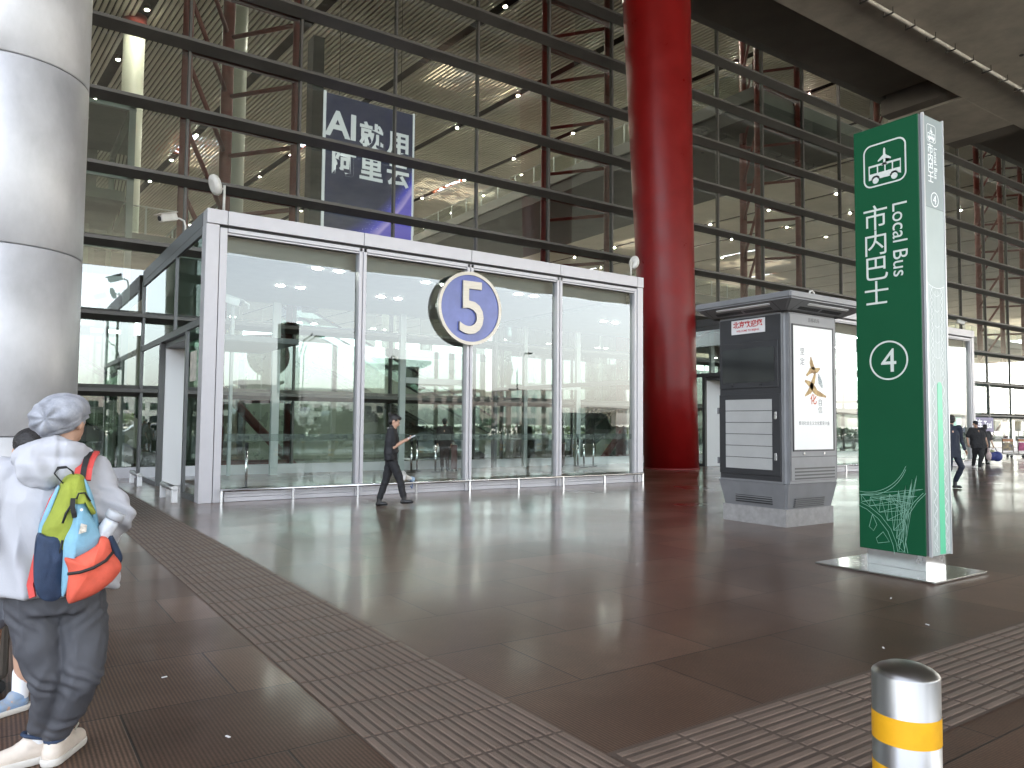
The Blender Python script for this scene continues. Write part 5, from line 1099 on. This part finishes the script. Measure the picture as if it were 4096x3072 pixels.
# escalators
beige = mat("stainless cladding", (.44, .43, .35), .3, .5, var=.1, vscale=.8, rvar=.08); esk = mat("escalator black", (.02, .02, .02), .4)
def escalator(x0, x1, y, z0, z1, lab):
    e = thing("escalator", lab, "escalator", ((x0 + x1) / 2, y, 0)); s = (z1 - z0) / (x1 - x0); d_ = 2 if x1 > x0 else -2
    MB().prism([(x0, z0 - 1.0), (x1, z1 - 1.0), (x1, z1), (x0, z0)], y, y + 1.7, 'XZ').build("truss_cladding", beige, e)
    for yy in (y + .02, y + 1.62): MB().prism([(x0, z0), (x1, z1), (x1, z1 + .85), (x0, z0 + .85)], yy, yy + .05, 'XZ').build("balustrade", gR, e)
    for yy in (y + .02, y + 1.62): MB().tube([(x0, yy + .02, z0 + .9), (x1, yy + .02, z1 + .9)], .05, 8).build("handrail", esk, e)
    MB().prism([(x0, z0 + .02), (x1, z1 + .02), (x1, z1 + .12), (x0, z0 + .12)], y + .1, y + 1.6, 'XZ').build("steps", esk, e)
escalator(9.5, 19.0, 29.0, 5.4, .9, "escalator descending to the right behind the glass, beige clad")
escalator(-3.5, 5.5, 27.6, 6.2, .6, "escalator descending to the right at the far left behind the glass wall")
wb = thing("escalator_wall", "beige clad wall under the escalator behind the glass", "wall", (14, 31.5, 0)); MB().box(8.4, 21, 31.4, 31.8, 0, 4.6).build("cladding", beige, wb)
wb = thing("escalator_wall", "beige clad wall behind the left escalator and the silver column", "wall", (0, 30.2, 0)); MB().box(-9, 5.0, 30.3, 30.6, 0, 4.6).build("cladding", beige, wb)
st_m = mat("red strut", (.16, .02, .02), .5)
sp2 = thing("raking_strut", "dark red raking steel strut behind the first pane of the entrance box", "steel strut", (7, 24.2, 0)); MB().tube([(5.7, 24.2, 2.6), (8.1, 24.2, .05)], .14, 12).build("tube", redsteel, sp2); MB().box(7.9, 8.4, 24.0, 24.4, 0, .06).build("foot_plate", redsteel, sp2)
# belt posts inside the entrance box
bpst = thing("belt_post", "chrome belt post behind the first pane of the entrance box", "barrier post", (4.86, 18.0, 0), 0, "belt posts inside the entrance box")
MB().lathe([(.16, 0), (.16, .015), (.04, .03)], (4.86, 18.0, 0), 24).build("foot", dark, bpst); MB().lathe([(.032, .03), (.032, .9)], (4.86, 18.0, 0), 20).build("pole", mat("chrome", (.7, .7, .7), .1, 1), bpst); MB().lathe([(.04, .9), (.04, 1.06), (.03, 1.07)], (4.86, 18.0, 0), 20).build("head", dark, bpst)
for x, y, l_ in ((10.9, 21.5, "chrome belt post inside the entrance box, left of the person in dark suit"), (11.6, 21.2, "chrome belt post inside the entrance box, close beside the person in dark suit"), (11.3, 21.9, "chrome belt post inside the entrance box, between two others")):
    o = copy_tree(bpst); o.location = (x, y, 0); o["label"] = l_
# megaphone on the front rail
mg = thing("megaphone", "white and blue megaphone lying on the low rail behind the walking guard", "megaphone", (7.46, 14.93, .28))
M = Matrix.Translation((7.46, 14.96, .36)) @ Matrix.Rotation(R(-75), 4, 'Y') @ Matrix.Rotation(R(12), 4, 'X')
g = MB(); g.lathe([(.045, -.16), (.05, -.06), (.07, .02), (.115, .11), (.125, .115), (.118, .10), (.03, -.0)], (0, 0, 0), 28); bmesh.ops.transform(g.bm, matrix=M, verts=g.bm.verts); g.build("horn", mat("megaphone white", (.68, .66, .62), .4), mg)
g = MB(); g.lathe([(.052, -.22), (.056, -.21), (.056, -.14), (.048, -.13)], (0, 0, 0), 24); bmesh.ops.transform(g.bm, matrix=M, verts=g.bm.verts); g.build("back_cap", mat("pale blue plastic", (.30, .42, .55), .4), mg)
MB().tube([(7.56, 14.95, .30), (7.60, 14.93, .22), (7.58, 14.90, .12), (7.54, 14.9, .18)], .010, 6).build("strap", mat("blue strap", (.05, .12, .3), .7), mg)
# luggage carts and the taxi sign at the far right
def cart(loc, lab, colr):
    t = thing("luggage_cart", lab, "luggage cart", loc, CAMRZ, "luggage carts in a row"); L_ = lambda g, nm, mm: (lambda me: (g.bm.to_mesh(me), g.bm.free(), me.materials.append(mm), link(bpy.data.objects.new(nm, me), t)))(bpy.data.meshes.new(nm))
    g = MB()
    for s in (-.3, .3): g.tube([(s, -.4, .15), (s, .35, .2), (s * .95, .4, 1.0)], .022, 8)
    g.tube([(-.3, .4, 1.0), (.3, .4, 1.0)], .025, 8).tube([(-.3, -.4, .15), (.3, -.4, .15)], .02, 8); g.tube([(-.3, 0, .18), (.3, 0, .18)], .02, 8); L_(g, "frame", steel)
    g = MB(); g.box(-.27, .27, .35, .37, .35, .80); L_(g, "advert_panel", colr)
    g = MB(); g.box(-.28, .28, .33, .38, .84, .97, .01); L_(g, "header_panel", mat("orange header", (.55, .25, .12), .5))
    for x, y in ((-.3, -.38), (.3, -.38), (0, .4)):
        g = MB(); g.lathe([(.065, -.02), (.065, .02)], (0, 0, 0), 16, 'Y'); bmesh.ops.translate(g.bm, verts=g.bm.verts, vec=(x, y, .066)); L_(g, "wheel", dark)
ads = [mat("blue advert", (.08, .16, .5), .4, var=.8, vscale=5, vcol=(.6, .45, .2)), mat("pink advert", (.4, .06, .17), .4, var=.5, vscale=5), mat("sky advert", (.12, .22, .5), .4, var=.7, vscale=6, vcol=(.6, .6, .6))]
fr = V((.825, -.566, 0))
for k in range(5):
    p = V((45.0, 18.2, 0)) + fr * (k * .85) ; cart(tuple(p), ["luggage cart with a blue advert just right of the blue duffel bag", "luggage cart with a pink advert in the row at the far right", "luggage cart with a sky blue advert at the right edge", "luggage cart hidden beyond the right edge", "last luggage cart beyond the right edge"][k], ads[k % 3])
tx = thing("taxi_sign", "purple grey hanging sign reading taxi behind the person in the black cap", "sign", (49.5, 22, 1.7))
tm = mat("taxi violet", (.10, .09, .17), .5, emit=(.2, .18, .32), es=.05); MB().box(47.9, 51.75, 21.95, 22.05, 1.30, 2.22, .01).build("board", tm, tx)
m = MB(); m.mesh(text_mesh("出租车 Taxi", .62, .003, weight=.008), onY(49.95, 21.94, 1.76)); m.mesh(strip(rrect(.5, .5, .08), .05, .002, True), onY(48.3, 21.94, 1.76)); m.build("lettering", bw, tx)
MB().box(48.2, 48.3, 21.98, 22.03, 2.22, 4.3).box(51.3, 51.4, 21.98, 22.03, 2.22, 4.3).build("hanger", alu_d, tx)
lb = thing("light_board", "bright pale turquoise information board behind the glass above the taxi sign", "board", (51, 24, 3))
for x in (48.6, 51.0, 53.3):
    MB().box(x, x + 2.2, 24.3, 24.4, .4, 4.3).build("panel", mat("lit board", (.5, .6, .6), .5, emit=(.62, .9, .88), es=.2), lb)
MB().box(48.5, 55.7, 24.42, 24.5, .3, 4.4).build("frame", alu_d, lb)
# bits of litter on the paving
for i, (x, y, r_) in enumerate(((6.75, 3.75, 20), (6.1, 3.1, 70), (5.2, 2.95, 40), (.9, 5.0, 10), (1.0, 3.9, 110))):
    g = MB(); g.box(-.016, .016, -.005, .005, .004, .008); g2 = thing("litter", ["tiny white scrap on the paving in front of the totem plate", "second white scrap on the paving nearer the tactile strip", "small scrap on the paving by the second tactile strip", "tiny scrap left of the long tactile strip", "tiny scrap near the foreground person's heel"][i], "litter", (x, y, 0), R(r_)); me = bpy.data.meshes.new("scrap"); g.bm.to_mesh(me); g.bm.free(); me.materials.append(white); link(bpy.data.objects.new("scrap", me), g2)
# ---------------------------------------------------------------- across the road, behind the camera: what the glass mirrors
tyre = mat("tyre", (.015, .015, .015), .8); wing = mat("vehicle glass", (.012, .016, .018), .06); rim = mat("wheel rim", (.4, .4, .42), .3, .8)
def vehicle(name, lab, cat, loc, prof, W, colr, wheels, wins, rz=0, group=None):
    t = thing(name, lab, cat, loc, rz, group); P_ = lambda g, nm, mm, par=None, sm=False: (lambda me: (g.bm.to_mesh(me), g.bm.free(), me.materials.append(mm), link(bpy.data.objects.new(nm, me), par or t)))(bpy.data.meshes.new(nm))[3]
    g = MB(); g.prism(prof, -W / 2, W / 2, 'XZ'); bmesh.ops.recalc_face_normals(g.bm, faces=g.bm.faces); bmesh.ops.bevel(g.bm, geom=[e for e in g.bm.edges if e.calc_face_angle(0) > .2], offset=.06, segments=3, affect='EDGES'); P_(g, "body", colr)
    for w_ in wins:
        for s in (-1, 1):
            g = MB(); g.prism(w_, s * (W / 2 - .01), s * (W / 2 + .012), 'XZ'); bmesh.ops.recalc_face_normals(g.bm, faces=g.bm.faces); P_(g, "window", wing)
    for x, r_ in wheels:
        for s in (-1, 1):
            g = MB(); g.lathe([(r_ * .6, -.11), (r_ * .95, -.11), (r_, -.07), (r_, .07), (r_ * .95, .11), (r_ * .6, .11)], (x, s * (W / 2 - .08), r_), 24, 'Y'); o = P_(g, "wheel", tyre)
            g = MB(); g.lathe([(r_ * .58, -.05), (r_ * .58, .05)], (x, s * (W / 2 - .02), r_), 20, 'Y'); P_(g, "rim", rim, o)
    x0 = prof[0][0]; x1 = max(p[0] for p in prof); zl = .8
    for s in (-1, 1):
        g = MB(); g.box(x1 - .05, x1 + .012, s * W * .36 - .16, s * W * .36 + .16, zl - .1, zl + .1, .02); P_(g, "headlight", mat("lamp glass", (.7, .7, .7), .1))
        g = MB(); g.box(x0 - .012, x0 + .05, s * W * .38 - .1, s * W * .38 + .1, zl, zl + .35, .02); P_(g, "tail_light", mat("tail red", (.3, .01, .01), .2))
    return t
vanp = [(-2.6, .3), (2.55, .3), (2.62, .95), (2.2, 1.25), (1.45, 2.45), (1.2, 2.62), (-2.5, 2.62), (-2.62, 2.3)]
vanw = [[(-2.3, 1.35), (-1.0, 1.35), (-1.0, 2.2), (-2.3, 2.2)], [(-.9, 1.35), (.3, 1.35), (.3, 2.2), (-.9, 2.2)], [(.4, 1.35), (1.9, 1.35), (1.45, 2.2), (.4, 2.2)]]
cols = [mat("dark red van paint", (.05, .035, .035), .25, coat=.6), mat("graphite van paint", (.035, .04, .045), .25, coat=.6), mat("white van paint", (.6, .6, .6), .3, coat=.5), mat("silver car paint", (.35, .36, .37), .28, .5, coat=.5)]
for i, (x, y, c) in enumerate(((11.3, -12, 0), (17.2, -12.2, 1), (24.2, -12.1, 1), (37.5, -14.4, 2), (5.2, -12.0, 2))):
    vehicle("minibus", ["dark minibus parked across the road, first one mirrored in the entrance glass", "graphite minibus parked across the road, behind the dark first one", "graphite minibus third in the row across the road", "white van parked alone farther along the road", "white minibus at the left end of the row across the road"][i], "van", (x, y, -.15), vanp, 1.95, cols[c], [(-1.6, .36), (1.6, .36)], vanw, 0, "vehicles parked across the road")
carp = [(-2.2, .3), (2.2, .3), (2.28, .75), (1.2, .95), (.55, 1.42), (-1.1, 1.46), (-1.9, 1.0), (-2.28, .92)]
carw = [[(-1.6, .98), (-.3, .98), (-.3, 1.34), (-1.05, 1.34)], [(-.2, .98), (1.0, .98), (.5, 1.34), (-.2, 1.34)]]
for i, (x, y, c) in enumerate(((31, -8, 3), (46, -18, 2), (52, -8.3, 1), (60, -14, 3), (2, -18.5, 3), (-3, -18.6, 2), (6.8, -18.4, 3))):
    vehicle("car", ["silver car waiting on the road", "white car in the far lane", "graphite car down the road", "silver car far down the road", "silver car in the far row, second from its left end", "white car in the far row at its left end", "silver car in the far row, third from its left end"][i], "car", (x, y, -.15), carp, 1.8, cols[c], [(-1.35, .32), (1.35, .32)], carw, 0, "cars on the road")
fe = thing("fence", "long pale metal guard fence along the far side of the road", "fence", (30, -24.5, -.15))
g = MB()
for z in (.35, .75, 1.1): g.box(-120, 200, -24.53, -24.47, z - .03, z + .03)
g.build("rail", mat("pale fence paint", (.55, .55, .53), .5), fe); g = MB()
for i in range(140): g.box(-118 + i * 2.25, -117.9 + i * 2.25, -24.55, -24.45, -.15, 1.15)
g.build("upright", mat("pale fence paint", (.55, .55, .53), .5), fe)
leaf = mat("hedge leaf", (.07, .10, .025), .7, var=.5, vscale=2.5); rs = random.Random(5)
def leaves(g, n_, fn, s0, s1):
    for _ in range(n_):
        p = fn(); s = rs.uniform(s0, s1); e = Euler((rs.uniform(0, 6), rs.uniform(0, 6), rs.uniform(0, 6))).to_matrix()
        vs = [g.bm.verts.new(V(p) + e @ V((a_ * s, b_ * s, 0))) for a_, b_ in ((-1, 0), (0, -.5), (1, 0), (0, .5))]; g.bm.faces.new(vs)
g = MB(); leaves(g, 9000, lambda: (rs.uniform(-60, 150), rs.uniform(-33, -30.5), -.1 + 1.3 * rs.random() ** .7 + .3 * noise.noise(V((rs.random() * 9, 3, 1)))), .16, .34)
o = g.build("hedge", leaf); tag(o, "low yellow green planted hedge strip beyond the road fence", "hedge", kind="stuff")
bark = mat("bark", (.10, .075, .055), .85)
for i in range(16):
    x, y, h_ = (-20 + i * 19 + rs.uniform(-5, 5), -120 - rs.uniform(0, 60), rs.uniform(2.6, 4.0))
    t = thing("tree", "green roadside tree beyond the road, mirrored small in the glass", "tree", (x, y, -.15), 0, "trees beyond the road")
    MB().tube([(x, y, -.15), (x + .1, y, h_ * .35), (x - .1, y + .1, h_ * .7)], .16, 8, r1=.06).tube([(x, y, h_ * .35), (x + .9, y + .3, h_ * .7)], .08, 6, r1=.03).tube([(x, y, h_ * .3), (x - .8, y - .4, h_ * .62)], .08, 6, r1=.03).build("trunk", bark, t)
    g = MB(); cl = [(x + rs.uniform(-1.4, 1.4), y + rs.uniform(-1.4, 1.4), h_ * rs.uniform(.5, .95), rs.uniform(.6, 1.2)) for _ in range(9)]
    def lf():
        c = rs.choice(cl); d_ = V((rs.gauss(0, 1), rs.gauss(0, 1), rs.gauss(0, 1))).normalized() * c[3] * rs.random() ** .4; return (c[0] + d_.x, c[1] + d_.y, c[2] + d_.z * .8)
    leaves(g, 500, lf, .15, .32); g.build("crown", mat("tree leaf", (.05, .08, .025), .7, var=.4, vscale=1.5), t)
def building(x0, x1, y, h_, lab, colr):
    t = thing("office_building", lab, "building", ((x0 + x1) / 2, y, -.15), 0, "buildings on the far side of the road")
    MB().box(x0, x1, y - 16, y, -.15, h_, .0).build("wall", colr, t); MB().box(x0 - .2, x1 + .2, y - 16.2, y + .2, h_ + .003, h_ + .5).build("parapet", colr, t)
    nx_ = int((x1 - x0) / 4); nz = int(h_ / 3.6); c = 0
    for i in range(nx_):
        for k in range(nz):
            if c >= 100: break
            c += 1; xa = x0 + 1 + i * (x1 - x0 - 1) / nx_; MB().box(xa, xa + 2.2, y - .05, y + .05, 1 + k * 3.6, 3.0 + k * 3.6).build("window", wing, t)
pale = mat("pale render", (.38, .37, .36), .8, var=.1, vscale=.1); tan = mat("tan render", (.33, .28, .25), .8, var=.1, vscale=.1)
building(48, 86, -160, 10.5, "pale three storey office building mirrored in the first panes", pale); building(90, 150, -165, 11.5, "longer pale office block mirrored in the second pane", tan); building(14, 44, -170, 9, "low tan office building at the left of the mirrored skyline", tan); building(-60, 8, -185, 9, "low pale building far left beyond the road", pale)
vd = thing("viaduct", "long low grey road viaduct on the mirrored horizon", "viaduct", (320, -170, 0)); MB().box(170, 700, -176, -168, 6, 7.6).build("deck", concrete, vd)
for i in range(18): MB().box(180 + i * 28, 182 + i * 28, -174, -170, -.15, 6).build("pier", concrete, vd)
lp = thing("street_lamp", "slim street lamp beyond the road fence, nearest of its row", "street lamp", (24, -40, -.15), 0, "street lamps beyond the road")
MB().tube([(24, -40, -.15), (24, -40, 8.2), (24.3, -40, 9.3), (25.2, -40, 9.9)], .09, 8, r1=.05).build("pole", mat("lamp pole", (.25, .25, .26), .5, .3), lp); MB().box(25.0, 26.0, -40.2, -39.8, 9.82, 9.98, .04).build("lamp_head", mat("lamp housing", (.2, .2, .2), .5), lp)
for i, (x, y) in enumerate(((52, -44), (84, -42), (118, -46), (150, -44), (-4, -42))):
    o = copy_tree(lp); o.location = (x, y, -.15); o["label"] = "slim street lamp farther along the row beyond the road fence"
